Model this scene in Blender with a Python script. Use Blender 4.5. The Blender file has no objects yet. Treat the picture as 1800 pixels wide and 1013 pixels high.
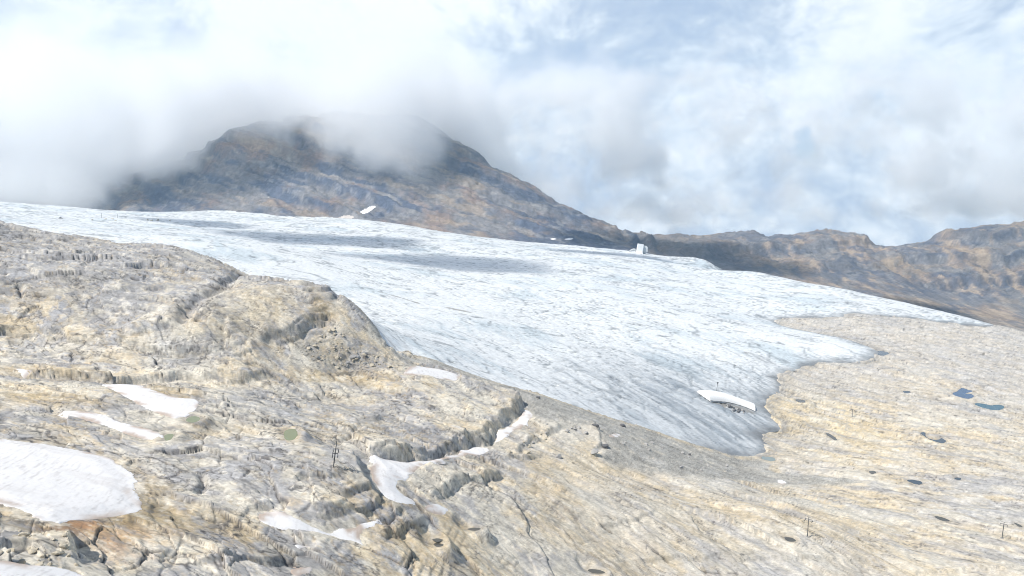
import bpy, bmesh, math, random, time
import numpy as np
T0 = time.time()
scene = bpy.context.scene
COL = scene.collection
R = math.radians

# ------------------------------------------------------------------ camera
FPX, CX, CY, HORIZON = 1200.0, 900.0, 506.5, 370.0      # photograph measures, 1800 x 1013
PITCH = math.atan((CY - HORIZON) / FPX)
cam_d = bpy.data.cameras.new('camera')
cam_d.sensor_width = 36.0
cam_d.lens = 36.0 * FPX / 1800.0
cam_d.clip_start = 1.0
cam_d.clip_end = 60000.0
cam = bpy.data.objects.new('camera', cam_d)
COL.objects.link(cam)
cam.location = (0, 0, 0)
cam.rotation_euler = (math.pi / 2 - PITCH, 0, 0)
scene.camera = cam

# ------------------------------------------------------------------ sun
SUN_EL = R(52)
SUN_DIR = np.array([-0.81 * math.cos(SUN_EL), -0.586 * math.cos(SUN_EL), math.sin(SUN_EL)])   # towards the sun
SUN_DIR /= np.linalg.norm(SUN_DIR)
sun_d = bpy.data.lights.new('sun', 'SUN')
sun_d.energy = 5.0
# (a high late-summer sun from behind the left shoulder)
sun_d.angle = R(0.53)
sun_d.color = (1.0, 0.955, 0.88)
sun = bpy.data.objects.new('sun', sun_d)
COL.objects.link(sun)
from mathutils import Vector
sun.rotation_euler = Vector(tuple(SUN_DIR)).to_track_quat('Z', 'Y').to_euler()
sun.location = (-600, -300, 900)

# ------------------------------------------------------------------ render settings
scene.view_settings.view_transform = 'Standard'
scene.view_settings.look = 'None'
scene.view_settings.gamma = 1.0
scene.view_settings.use_curve_mapping = False
scene.view_settings.exposure = 0.19
scene.render.engine = 'CYCLES'
scene.cycles.use_denoising = True
scene.cycles.pixel_filter_type = 'BLACKMAN_HARRIS'
scene.cycles.filter_width = 1.05
scene.cycles.max_bounces = 24
scene.cycles.diffuse_bounces = 2
scene.cycles.glossy_bounces = 2
scene.cycles.transparent_max_bounces = 128
scene.cycles.volume_bounces = 20
scene.cycles.adaptive_threshold = 0.02

# ------------------------------------------------------------------ node helpers
class NT:
    def __init__(self, tree):
        self.t = tree
        tree.nodes.clear()
    def n(self, typ, **kw):
        nd = self.t.nodes.new(typ)
        for k, v in kw.items():
            if k.startswith('i_'):
                nd.inputs[k[2:].replace('_', ' ')].default_value = v
            else:
                setattr(nd, k, v)
        return nd
    def l(self, a, b):
        self.t.links.new(a, b)
    def _set(self, sock, v):
        if hasattr(v, 'is_output'):
            self.l(v, sock)
        else:
            sock.default_value = v
    def math(self, op, a, b=0.0, c=None, clamp=False):
        nd = self.n('ShaderNodeMath', operation=op, use_clamp=clamp)
        self._set(nd.inputs[0], a); self._set(nd.inputs[1], b)
        if c is not None: self._set(nd.inputs[2], c)
        return nd.outputs[0]
    def mix(self, f, a, b, blend='MIX'):
        nd = self.n('ShaderNodeMix', data_type='RGBA', blend_type=blend)
        self._set(nd.inputs[0], f)
        for s, v in ((nd.inputs[6], a), (nd.inputs[7], b)):
            if hasattr(v, 'is_output'): self.l(v, s)
            else: s.default_value = (*v, 1.0) if len(v) == 3 else v
        return nd.outputs[2]
    def ramp(self, f, stops, interp='LINEAR'):
        nd = self.n('ShaderNodeValToRGB')
        self.l(f, nd.inputs[0])
        cr = nd.color_ramp
        cr.interpolation = interp
        while len(cr.elements) < len(stops): cr.elements.new(0.5)
        for e, (p, c) in zip(cr.elements, stops):
            e.position = p
            e.color = (c, c, c, 1) if not hasattr(c, '__len__') else (*c, 1)
        return nd.outputs[0]
    def noise(self, vec, scale, detail=4.0, rough=0.55, dist=0.0, dim='3D'):
        nd = self.n('ShaderNodeTexNoise', noise_dimensions=dim)
        if vec is not None: self.l(vec, nd.inputs['Vector'])
        nd.inputs['Scale'].default_value = scale
        nd.inputs['Detail'].default_value = detail
        nd.inputs['Roughness'].default_value = rough
        nd.inputs['Distortion'].default_value = dist
        return nd.outputs[0]
    def smooth(self, v, a, b, lo=0.0, hi=1.0):
        nd = self.n('ShaderNodeMapRange', interpolation_type='SMOOTHSTEP')
        self._set(nd.inputs[0], v)
        for k, x in zip((1, 2, 3, 4), (a, b, lo, hi)): nd.inputs[k].default_value = x
        return nd.outputs[0]

# ------------------------------------------------------------------ world: Nishita sky behind a broken cloud cover
def px_dir(px, py):
    """Unit direction of a point of the sky."""
    u, v = (px - CX) / FPX, -(py - CY) / FPX
    d = np.array([u, math.cos(PITCH) + v * math.sin(PITCH), -math.sin(PITCH) + v * math.cos(PITCH)])
    return d / np.linalg.norm(d)

world = bpy.data.worlds.new('World')
scene.world = world
world.use_nodes = True
def build_world():
    N = NT(world.node_tree)
    out = N.n('ShaderNodeOutputWorld')
    sky = N.n('ShaderNodeTexSky', sky_type='NISHITA', sun_disc=False)
    sky.sun_elevation = SUN_EL
    sky.sun_rotation = math.atan2(SUN_DIR[0], SUN_DIR[1])
    sky.altitude = 2800.0
    bg = N.n('ShaderNodeBackground'); bg.inputs['Strength'].default_value = 0.1
    N.l(sky.outputs[0], bg.inputs['Color'])
    geo = N.n('ShaderNodeNewGeometry')
    tc = N.n('ShaderNodeTexCoord')
    vec = tc.outputs['Generated']
    # gentle warp, then layered cloud noise over the direction
    nz = N.n('ShaderNodeTexNoise', noise_dimensions='3D'); N.l(vec, nz.inputs['Vector'])
    nz.inputs['Scale'].default_value = 3.0; nz.inputs['Detail'].default_value = 3.0
    wv = N.n('ShaderNodeVectorMath', operation='MULTIPLY_ADD')
    N.l(nz.outputs['Color'], wv.inputs[0]); wv.inputs[1].default_value = (0.16, 0.16, 0.16); N.l(vec, wv.inputs[2])
    v2 = wv.outputs[0]
    mp = N.n('ShaderNodeMapping'); N.l(v2, mp.inputs[0]); mp.inputs['Scale'].default_value = (1, 1, 1.5); mp.inputs['Location'].default_value = (3.1, 0.4, 1.7)
    big = N.noise(mp.outputs[0], 2.3, 3, 0.5)
    med = N.noise(mp.outputs[0], 5.0, 8, 0.6)
    fine = N.noise(mp.outputs[0], 13.0, 10, 0.66)
    def lobe(px, py, w):
        d = px_dir(px, py)
        dt = N.n('ShaderNodeVectorMath', operation='DOT_PRODUCT')
        nrm = N.n('ShaderNodeVectorMath', operation='NORMALIZE'); N.l(v2c, nrm.inputs[0])
        N.l(nrm.outputs[0], dt.inputs[0]); dt.inputs[1].default_value = tuple(d)
        return N.smooth(dt.outputs['Value'], math.cos(w), 1.0)
    off = N.n('ShaderNodeVectorMath', operation='SUBTRACT'); N.l(v2, off.inputs[0]); off.inputs[1].default_value = (0.08, 0.08, 0.08)
    v2c = off.outputs[0]
    # thickness and brightness of the cover
    cov = N.math('ADD', N.math('MULTIPLY', big, 0.9), N.math('ADD', N.math('MULTIPLY_ADD', med, 0.9, -0.18), N.math('MULTIPLY_ADD', fine, 0.55, -0.15)))   # ~0.85 mean
    bil = N.math('ABSOLUTE', N.math('SUBTRACT', N.noise(mp.outputs[0], 7.0, 9, 0.55, 0.3), 0.5))
    bil2 = N.math('ABSOLUTE', N.math('SUBTRACT', N.noise(mp.outputs[0], 17.0, 8, 0.6, 0.2), 0.5))
    br = N.math('ADD', cov, N.math('ADD', N.math('MULTIPLY_ADD', bil, 1.1, -0.14), N.math('MULTIPLY_ADD', bil2, 0.5, -0.06)))
    for (px, py, w, a) in SKY_LOBES:
        br = N.math('ADD', br, N.math('MULTIPLY', lobe(px, py, w), a))
    hole = cov
    for (px, py, w, a) in SKY_HOLES:
        hole = N.math('ADD', hole, N.math('MULTIPLY', lobe(px, py, w), a))
    colr = N.ramp(N.smooth(br, 0.48, 1.08), [(0.0, (0.33, 0.40, 0.52)), (0.35, (0.455, 0.51, 0.59)), (0.62, (0.59, 0.635, 0.685)), (1.0, (0.78, 0.79, 0.795))])
    cb = N.n('ShaderNodeBackground'); N.l(colr, cb.inputs['Color'])
    cb.inputs['Strength'].default_value = 1.3
    ms = N.n('ShaderNodeMixShader')
    # the cover thins out overhead and towards the sun, where the sky is clear
    sd = N.n('ShaderNodeVectorMath', operation='DOT_PRODUCT'); N.l(vec, sd.inputs[0]); sd.inputs[1].default_value = (-0.35, -0.55, 0.76)
    clear = N.smooth(N.math('ADD', sd.outputs['Value'], N.math('MULTIPLY', N.math('SUBTRACT', med, 0.5), 0.9)), -0.04, 0.30, 0.0, 1.0)
    hole = N.math('SUBTRACT', hole, clear)
    N.l(N.smooth(hole, 0.36, 0.52), ms.inputs[0]); N.l(bg.outputs[0], ms.inputs[1]); N.l(cb.outputs[0], ms.inputs[2])
    N.l(ms.outputs[0], out.inputs['Surface'])
SKY_LOBES = [(620, 90, 0.20, 0.28), (200, 190, 0.16, 0.16), (1190, 290, 0.14, 0.22), (1690, 250, 0.10, 0.20), (1440, 210, 0.07, 0.12),
             (1000, 200, 0.20, -0.14), (60, 300, 0.16, -0.12), (1600, 330, 0.14, -0.10), (1250, 60, 0.14, -0.10), (1500, 120, 0.12, 0.08)]
SKY_HOLES = [(1385, 285, 0.055, -0.36), (1480, 270, 0.06, -0.36), (1330, 165, 0.03, -0.26), (1570, 215, 0.05, -0.3), (1250, 240, 0.03, -0.2), (1640, 300, 0.05, -0.3), (1420, 230, 0.03, -0.25), (1560, 425, 0.05, -0.45)]
build_world()

# ------------------------------------------------------------------ numpy noise
F = np.float32
def _hash(ix, iy, seed):
    h = (ix.astype(np.uint32) * np.uint32(374761393) + iy.astype(np.uint32) * np.uint32(668265263) + np.uint32((seed * 2246822519) & 0xffffffff))
    h = (h ^ (h >> np.uint32(13))) * np.uint32(1274126177)
    return h ^ (h >> np.uint32(16))
_ang = np.linspace(0, 2 * np.pi, 256, endpoint=False)
_GX, _GY = np.cos(_ang).astype(F), np.sin(_ang).astype(F)
def perlin(x, y, seed=0):
    x = x.astype(F); y = y.astype(F)
    fx = np.floor(x); fy = np.floor(y)
    ix = fx.astype(np.int32); iy = fy.astype(np.int32)
    x = x - fx; y = y - fy
    u = x * x * x * (x * (x * 6 - 15) + 10); v = y * y * y * (y * (y * 6 - 15) + 10)
    def g(dx, dy):
        h = (_hash(ix + dx, iy + dy, seed) & np.uint32(255)).astype(np.int32)
        return _GX[h] * (x - dx) + _GY[h] * (y - dy)
    a = g(0, 0); b = g(1, 0); c = g(0, 1); d = g(1, 1)
    a = a + u * (b - a); c = c + u * (d - c)
    return (a + v * (c - a)) * F(1.5)
def fbm(x, y, lam, octs=4, gain=0.5, seed=0, ridged=False):
    s = 0; amp = 1.0; tot = 0
    for o in range(octs):
        k = 2.03 ** o / lam
        p = perlin(x * k + 17.3 * o, y * k - 9.1 * o, seed + o)
        if ridged: p = 1 - 2 * np.abs(p)
        s = s + amp * p; tot += amp; amp *= gain
    return s / tot
def cells(x, y, lam, seed=0):
    """Voronoi: distance between the two nearest sites, and a random value for the nearest."""
    x = (x / lam).astype(F); y = (y / lam).astype(F)
    ix = np.floor(x).astype(np.int32); iy = np.floor(y).astype(np.int32)
    f1 = np.full(x.shape, 9, F); f2 = np.full(x.shape, 9, F); val = np.zeros(x.shape, F)
    for dx in (-1, 0, 1):
        for dy in (-1, 0, 1):
            h = _hash(ix + dx, iy + dy, seed)
            sx = ix + dx + (h & np.uint32(1023)).astype(F) / 1023; sy = iy + dy + ((h >> np.uint32(10)) & np.uint32(1023)).astype(F) / 1023
            d = (sx - x) ** 2 + (sy - y) ** 2
            near = d < f1
            f2 = np.where(near, f1, np.minimum(f2, d)); val = np.where(near, ((h >> np.uint32(20)) & np.uint32(255)).astype(F) / 255, val)
            f1 = np.where(near, d, f1)
    return np.sqrt(f2) - np.sqrt(f1), val
def slabs(x, y, lam, ratio, ang, seed):
    """Elongated angular slabs: edge distance, step height, tilt of each slab."""
    c, s_ = math.cos(ang), math.sin(ang)
    a = ((x * c + y * s_) / (lam * ratio)).astype(F); b = ((-x * s_ + y * c) / lam).astype(F)
    ix = np.floor(a).astype(np.int32); iy = np.floor(b).astype(np.int32)
    f1 = np.full(x.shape, 9, F); f2 = np.full(x.shape, 9, F); v = np.zeros(x.shape, F); tl = np.zeros(x.shape, F)
    for dx in (-1, 0, 1):
        for dy in (-1, 0, 1):
            h = _hash(ix + dx, iy + dy, seed)
            ex = a - (ix + dx + (h & np.uint32(1023)).astype(F) / 1023); ey = b - (iy + dy + ((h >> np.uint32(10)) & np.uint32(1023)).astype(F) / 1023)
            d = ex * ex + ey * ey
            nr = d < f1
            f2 = np.where(nr, f1, np.minimum(f2, d))
            hv = ((h >> np.uint32(20)) & np.uint32(255)).astype(F) / 255
            v = np.where(nr, hv, v); tl = np.where(nr, (hv * 7.3 % 1.0 - 0.5) * ex + (hv * 13.7 % 1.0 - 0.35) * ey, tl)
            f1 = np.where(nr, d, f1)
    return np.sqrt(f2) - np.sqrt(f1), v, tl
def sst(x, a, b):
    t = np.clip((x - a) / (b - a), 0, 1); return t * t * (3 - 2 * t)
def terrace(z, step, k):
    q = z / step; n = np.floor(q); f = q - n
    return (n + sst(f, 0.5 - 0.5 / k, 0.5 + 0.5 / k)) * step

# ------------------------------------------------------------------ where photograph points stand
def ray(px, py):
    u = (px - CX) / FPX; v = -(py - CY) / FPX
    dy = math.cos(PITCH) + v * math.sin(PITCH)
    return u / dy, (-math.sin(PITCH) + v * math.cos(PITCH)) / dy      # x per y, z per y
def P3(px, py, Y):
    a, b = ray(px, py); return (a * Y, Y, b * Y)

class Tps:
    def __init__(self, pts, lam=1e-4):
        p = np.array(pts, float); self.c = p[:, :2] / 1000.0
        n = len(p); K = self._k(self.c, self.c) + lam * np.eye(n)
        A = np.zeros((n + 3, n + 3)); A[:n, :n] = K; A[:n, n] = 1; A[:n, n + 1:] = self.c; A[n, :n] = 1; A[n + 1:, :n] = self.c.T
        self.w = np.linalg.solve(A, np.concatenate([p[:, 2], np.zeros(3)]))
    def _k(self, a, b):
        d2 = ((a[:, None, :] - b[None, :, :]) ** 2).sum(-1)
        return 0.5 * d2 * np.log(d2 + 1e-12)
    def __call__(self, x, y):
        sh = np.shape(x); x = np.ravel(x); y = np.ravel(y); out = np.empty(x.shape, F)
        n = len(self.c); w = self.w.astype(F); c = self.c.astype(F)
        for i in range(0, len(x), 60000):
            xs = (x[i:i + 60000] / 1000).astype(F); ys = (y[i:i + 60000] / 1000).astype(F)
            d2 = (xs[:, None] - c[None, :, 0]) ** 2 + (ys[:, None] - c[None, :, 1]) ** 2
            out[i:i + 60000] = (0.5 * d2 * np.log(d2 + F(1e-12))) @ w[:n] + w[n] + w[n + 1] * xs + w[n + 2] * ys
        return out.reshape(sh)

# bedrock and ice: survey points as (column, row, distance)
SURVEY = [
 (0,1013,115),(300,1013,140),(600,1013,175),(900,1013,225),(1200,1013,275),(1500,1013,305),(1800,1013,322),
 (0,900,145),(250,900,170),(587,826,218),(900,880,270),(1150,900,310),(1420,945,324),(1762,948,370),
 (0,780,190),(250,780,215),(0,660,270),(250,690,265),(400,700,280),(510,765,245),(700,740,320),(850,700,390),(700,655,380),
 (0,605,318),(300,622,330),(500,645,350),(620,645,378),(900,780,340),(1050,760,400),(1100,830,370),(1300,835,450),(1500,840,470),
 (1700,850,460),(1800,800,530),(1498,733,630),(1700,690,740),(1800,620,950),(1650,600,980),
 # the rock dome on the left
 (100,568,338),(300,572,343),(100,520,352),(200,480,385),(100,440,432),(300,455,450),(420,525,385),(500,525,392),(560,545,398),(100,412,515),(0,390,500),(180,424,515),(250,432,510),(350,445,498),(400,468,480),(418,488,465),(330,500,395),
 (480,490,440),(530,493,435),(560,498,430),(595,520,425),(625,545,418),(650,572,412),(672,600,408),(500,565,376),(400,585,350),(600,600,385),
 # edge of the ice
 (690,615,424),(760,632,438),(850,665,450),(950,693,463),(1060,730,478),(1150,758,492),(1250,790,500),(1300,803,505),(1335,800,515),
 (1355,755,570),(1345,705,640),(1372,672,710),(1430,638,800),(1543,620,860),(1430,584,1000),(1380,566,1080),(1490,556,1120),(1650,566,1150),(1760,574,1150),
 # the ice
 (800,560,700),(1000,600,720),(1150,680,600),(1200,560,950),(1000,500,1150),(700,500,950),(600,450,1350),(850,470,1400),(1300,520,1300),(1250,705,605),
 (1200,492,1480),(1250,486,1680),(1150,460,1780),(1100,472,1560),(1050,450,1820),(1000,462,1520),(900,440,1750),(800,432,1750),(1320,500,1500),(1420,520,1350),(1520,545,1180),(1000,442,1960),(1150,455,1950),(1200,466,1880),
 (700,580,560),(450,440,1350),(450,405,1850),(250,395,1700),(100,388,1600),(640,410,1950),
 # far edge of the ice
 (1600,537,1350),(1500,516,1500),(1400,500,1650),(1330,486,1750),(1250,466,1950),(1180,453,2050),(1120,445,2100),(1000,433,2150),(900,425,2150),(830,417,2150),
 (760,408,2180),(690,396,2230),(640,390,2250),(570,388,2250),(500,386,2250),(430,383,2250),(380,378,2260),(290,375,2280),(130,375,2300),(0,373,2300)]
PLAN = [(-350,660,-58),(-200,575,-76),(-130,520,-86),(-500,900,-42),(-620,720,-38),(-400,1000,-52),(-700,500,-5),(-900,1200,-10),(-1500,2200,10),
 (0,40,-95),(-120,30,-55),(200,60,-150),(-300,300,-38),(-280,100,-42),(500,380,-190),(620,560,-205),(760,900,-215),(950,1200,-235),(900,600,-225),
 (1000,1700,-330),(700,1900,-300),(420,2330,-200),(-300,2560,-75),(0,2480,-140),(760,1960,-235),(-1000,2500,0)]
base = Tps([P3(*s) for s in SURVEY] + PLAN, 2e-6)

def drop(px, py):
    """Plan position where a photograph point meets the ground (first hit on the smooth ground)."""
    a, b = ray(px, py)
    Y = np.geomspace(60, 2600, 1400)
    below = base(a * Y, Y) > b * Y
    i = int(np.argmax(below)) if below.any() else len(Y) - 1
    lo, hi = Y[max(i - 1, 0)], Y[i]
    for _ in range(12):
        m = 0.5 * (lo + hi)
        if base(np.array([a * m]), np.array([m]))[0] > b * m: hi = m
        else: lo = m
    return a * hi, hi
def drops(pl): return np.array([drop(*p) for p in pl])
def smooth_line(p, n=2, closed=False):
    for _ in range(n):                                    # corner cutting
        q = np.roll(p, -1, 0) if closed else p[1:]
        a = p if closed else p[:-1]
        s = np.empty((len(a) * 2, 2)); s[0::2] = 0.75 * a + 0.25 * q; s[1::2] = 0.25 * a + 0.75 * q
        p = s if closed else np.vstack([p[:1], s, p[-1:]])
    return p
def line_dist(x, y, pl):
    """Signed distance to a polyline (positive on its left side) and position along it (0..1)."""
    best = np.full(x.shape, 1e9, F); sd = np.zeros(x.shape, F); tt = np.zeros(x.shape, F)
    L = np.r_[0, np.cumsum(np.hypot(*np.diff(pl, axis=0).T))]
    for i in range(len(pl) - 1):
        ax, ay = pl[i]; dx, dy = pl[i + 1] - pl[i]; l2 = dx * dx + dy * dy + 1e-9
        raw = ((x - ax) * dx + (y - ay) * dy) / l2
        t = np.clip(raw, 0, 1)
        ex = x - ax - t * dx; ey = y - ay - t * dy; d = ex * ex + ey * ey
        cr = dx * ey - dy * ex
        m = d < best
        best = np.where(m, d, best); sd = np.where(m, np.sign(cr), sd); tt = np.where(m, (L[i] + t * (L[i + 1] - L[i])) / L[-1], tt)
    return np.sqrt(best) * sd, tt, L[-1]
def poly_sd(x, y, pg):
    """Signed distance to a closed outline, positive inside."""
    best = np.full(x.shape, 1e9, F); ins = np.zeros(x.shape, bool); n = len(pg)
    for i in range(n):
        ax, ay = pg[i]; bx, by = pg[(i + 1) % n]; dx, dy = bx - ax, by - ay
        t = np.clip(((x - ax) * dx + (y - ay) * dy) / (dx * dx + dy * dy + 1e-9), 0, 1)
        best = np.minimum(best, (x - ax - t * dx) ** 2 + (y - ay - t * dy) ** 2)
        if dy != 0:
            c = ((ay > y) != (by > y)) & (x < dx * (y - ay) / dy + ax)
            ins ^= c
    return np.where(ins, 1, -1) * np.sqrt(best)

# ------------------------------------------------------------------ ledges: traced steps of the bedding (points, height, width of the tread above / below)
LEDGES = [
 ([(-120,640),(0,656),(100,664),(154,666),(201,669),(235,666),(289,661),(327,656),(369,661),(436,668),(497,663)], 6.0, 14, 9),
 ([(-120,575),(0,580),(67,582),(107,592),(188,603),(248,614),(312,619),(396,623)], 5.0, 10, 9),
 ([(640,790),(657,797),(696,800),(728,801),(765,800),(802,791),(812,777),(838,776),(865,772),(869,752),(891,742),(908,727),(921,709),(910,690)], 9.0, 22, 10),
 ([(626,790),(634,820),(647,840),(667,861),(683,892)], -6.5, 16, 9),
 ([(683,893),(663,897),(610,905),(561,911),(520,895)], -5.0, 12, 8),
 ([(765,882),(781,866),(818,850),(859,839),(893,826)], 5.0, 14, 8),
 ([(675,962),(681,943),(704,937),(708,929),(745,927),(773,914)], 3.6, 9, 7),
 ([(875,806),(908,805),(957,800)], 2.6, 9, 7),
 ([(905,797),(920,788),(928,776),(957,768)], 4.0, 8, 6),
 ([(960,768),(975,757),(989,752),(1005,754)], 4.0, 7, 5),
 ([(1044,740),(1056,765),(1062,782),(1040,806)], -2.6, 7, 6),
 ([(651,740),(683,736)], 3.0, 7, 5),
 ([(606,699),(640,703),(679,701),(700,702)], 4.0, 9, 7),
 ([(128,930),(139,960),(148,985)], -4.5, 8, 6),
 ([(330,998),(362,995),(436,992),(488,988),(540,990)], 2.6, 8, 6),
 ([(410,890),(450,892),(500,891)], 2.6, 7, 6),
 ([(270,976),(315,972)], 1.8, 6, 4),
 ([(519,857),(533,841),(560,845),(599,845)], 2.4, 7, 5),
 ([(191,540),(220,543),(252,542)], 4.0, 8, 6),
 ([(205,578),(235,586),(285,579),(312,560)], 5.0, 9, 7),
 ([(450,598),(510,597),(537,580),(554,562),(590,558)], 9.0, 10, 9),
 ([(112,452),(150,445),(178,439)], 3.0, 7, 5),
 ([(398,556),(394,590),(398,622)], 3.5, 8, 6),
 ([(40,470),(60,486),(110,488)], 2.2, 6, 5),
 ([(215,470),(260,462),(300,468)], 2.2, 6, 5),
 ([(1380,690),(1470,700),(1560,712)], 1.8, 10, 8),
 ([(1368,757),(1450,746),(1560,752),(1640,766)], 2.0, 12, 9),
 ([(1345,802),(1420,816),(1490,819),(1545,810)], 2.4, 12, 9),
 ([(1430,641),(1530,656),(1640,668),(1790,690)], 1.8, 14, 10),
 ([(1560,692),(1650,722),(1800,748)], 1.6, 12, 10),
 ([(1250,890),(1380,915),(1500,935),(1620,946)], 1.6, 10, 8),
 ([(1100,985),(1250,976),(1400,986),(1560,985)], 1.8, 9, 8),
 ([(1049,923),(1089,919),(1120,918),(1160,896)], 1.8, 7, 6),
 ([(1600,1013),(1658,1003),(1800,996)], 2.4, 10, 8),
 ([(1667,954),(1740,962),(1800,968)], 1.6, 9, 8),
 ([(1489,816),(1538,811)], 1.4, 8, 6),
 ([(-60,955),(40,950),(90,975)], 2.5, 7, 5),
 ([(1650,718),(1690,716),(1705,711)], 1.5, 8, 6),
 ([(390,660),(470,690),(560,720),(640,745)], 1.6, 14, 10),
 ([(300,800),(420,790),(520,800),(600,815)], 1.4, 12, 8),
 ([(250,880),(330,905),(420,915)], 1.6, 10, 7),
 ([(880,905),(960,925),(1050,960)], 1.0, 12, 9),
 ([(950,850),(1080,880),(1200,905),(1330,940)], 1.2, 14, 9)]
LEDGES = [(smooth_line(drops(p), 1), h, wa, wb) for p, h, wa, wb in LEDGES]
GULLIES = [([(424,480),(400,498),(369,512),(336,529),(322,556),(314,590)], 4.5, 4.0),
           ([(600,520),(592,545),(588,562)], 3.0, 3.0), ([(34,500),(42,524)], 3.0, 1.6), ([(349,550),(351,570)], 3.0, 1.5), ([(350,830),(358,850),(352,870)], 2.0, 1.2), ([(640,745),(600,770),(560,778)], 1.2, 1.4)]
GULLIES = [(smooth_line(drops(p), 1), d, w) for p, d, w in GULLIES]

def ledges(x, y):
    z = np.zeros(x.shape, F); face = np.zeros(x.shape, F)
    for k, (pl, h, wa, wb) in enumerate(LEDGES):
        m = 3.2 * max(wa, wb)
        lo = pl.min(0) - m; hi = pl.max(0) + m
        idx = np.nonzero((x > lo[0]) & (x < hi[0]) & (y > lo[1]) & (y < hi[1]))
        if not len(idx[0]): continue
        xs, ys = x[idx], y[idx]
        wx = xs + 1.6 * perlin(xs / 9, ys / 9, 91); wy = ys + 1.6 * perlin(xs / 9 + 50, ys / 9, 92)
        s, t, L = line_dist(wx, wy, pl)
        s = s if h > 0 else -s; hh = abs(h)
        tap = sst(t, 0, min(0.3, 9 / L)) * sst(1 - t, 0, min(0.3, 9 / L)) * (0.8 + 0.35 * perlin(xs / 18, ys / 18, 95))
        K = 4 if hh > 6 else (3 if hh > 3.2 else 2)
        sw = 0.11 * hh + 0.25
        st = 0
        for b in range(K):                                       # each bed breaks off along its own line
            o = (b - 0.5 * (K - 1)) * (2.7 * sw / K) + 1.25 * sw + (0.35 + 0.075 * hh) * ((cells(wx, wy, 3.2 + 0.35 * hh, 700 + 5 * k + (b + 1) // 2)[1] - 0.5) * 1.1 + 0.5 * fbm(xs, ys, 22, 2, 0.5, 800 + b)) + 0.12 * fbm(xs, ys, 3, 2, 0.5, 900 + b)
            st = st + sst(s - o, -0.32, 0.32) / K
        up = st * np.exp(-np.clip(s, 0, None) / wa); dn = (1 - st) * np.exp(-np.clip(-s, 0, None) / wb)
        z[idx] += hh * tap * (0.62 * up - 0.38 * dn)
        face[idx] = np.maximum(face[idx], tap * np.exp(-(s / (sw * 1.2)) ** 2) * min(1, hh / 4))
    for pl, d, w in GULLIES:
        lo = pl.min(0) - 4 * w; hi = pl.max(0) + 4 * w
        idx = np.nonzero((x > lo[0]) & (x < hi[0]) & (y > lo[1]) & (y < hi[1]))
        xs, ys = x[idx], y[idx]
        s, t, L = line_dist(xs + 1.2 * perlin(xs / 6, ys / 6, 96), ys + 1.2 * perlin(xs / 6, ys / 6, 97), pl)
        z[idx] -= d * np.exp(-(s / w) ** 2) * sst(t, 0, 0.1) * sst(1 - t, 0, 0.1)
    return z, face
def macro(x, y):
    z, f = ledges(x, y); return base(x, y) + z, f

# ------------------------------------------------------------------ outlines on the ground
def outline(pts, n=1): return smooth_line(drops(pts), n, True)
GLACIER = [(680,611),(720,623),(760,632),(800,648),(850,665),(900,680),(950,693),(1000,710),(1060,730),(1100,742),(1150,758),(1200,775),(1250,790),(1300,803),(1338,800),
 (1353,789),(1336,767),(1357,755),(1378,750),(1355,727),(1345,711),(1355,700),(1374,682),(1366,663),(1397,648),(1430,638),(1462,637),(1520,639),(1546,622),(1541,615),(1489,595),(1430,584),
 (1380,574),(1362,566),(1372,559),(1411,557),(1481,560),(1489,551),(1547,554),(1644,564),(1722,574),(1761,575)]
GL = drops(GLACIER)
GL = np.vstack([GL, [P3(*p)[:2] + np.array([40, 130]) for p in ((1760,574,1150),(1600,537,1350),(1500,516,1500),(1400,500,1650),(1330,485,1750),(1250,462,1950),(1180,450,2050),(1120,444,2100),(1000,433,2150),(900,425,2170),(830,417,2200),(760,408,2230),(690,396,2280),(570,388,2320))] + [[-1000,2500],[-2200,2800],[-2200,800],[-560,640],[-330,600],[-200,540],[-120,480],[-95,440]]])
GL = smooth_line(GL, 1, True)
MORAINE = outline([(684,612),(760,628),(850,660),(950,690),(1100,738),(1250,786),(1305,800),(1340,806),(1355,830),(1400,832),(1470,838),(1520,846),(1470,852),(1400,852),(1330,848),(1270,842),(1200,838),
   (1120,825),(1080,818),(1050,800),(1065,770),(1030,745),(985,742),(930,730),(925,705),(880,685),(830,668),(790,648),(740,640),(700,638)])
HILL = outline([(-300,600),(-100,572),(0,582),(67,584),(107,593),(188,605),(248,615),(312,620),(396,624),(470,625),(560,628),(640,632),(690,625),(700,610)])
HILL = np.vstack([HILL[:-2], [[-70,440],[-150,520],[-330,620],[-600,640]]])
SCREE = outline([(540,585),(580,575),(610,600),(650,612),(690,628),(700,645),(640,652),(560,645),(520,620)])
TAN = [outline(p) for p in ([(500,655),(560,648),(650,652),(690,655),(660,672),(560,672),(500,668)], [(245,682),(300,680),(360,686),(350,702),(300,700),(260,690)],
                            [(0,690),(60,690),(160,700),(200,720),(120,712),(0,705)], [(240,820),(280,840),(300,890),(260,930),(200,920),(250,890)],
                            [(548,528),(575,530),(588,550),(575,562),(552,560)])]
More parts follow.
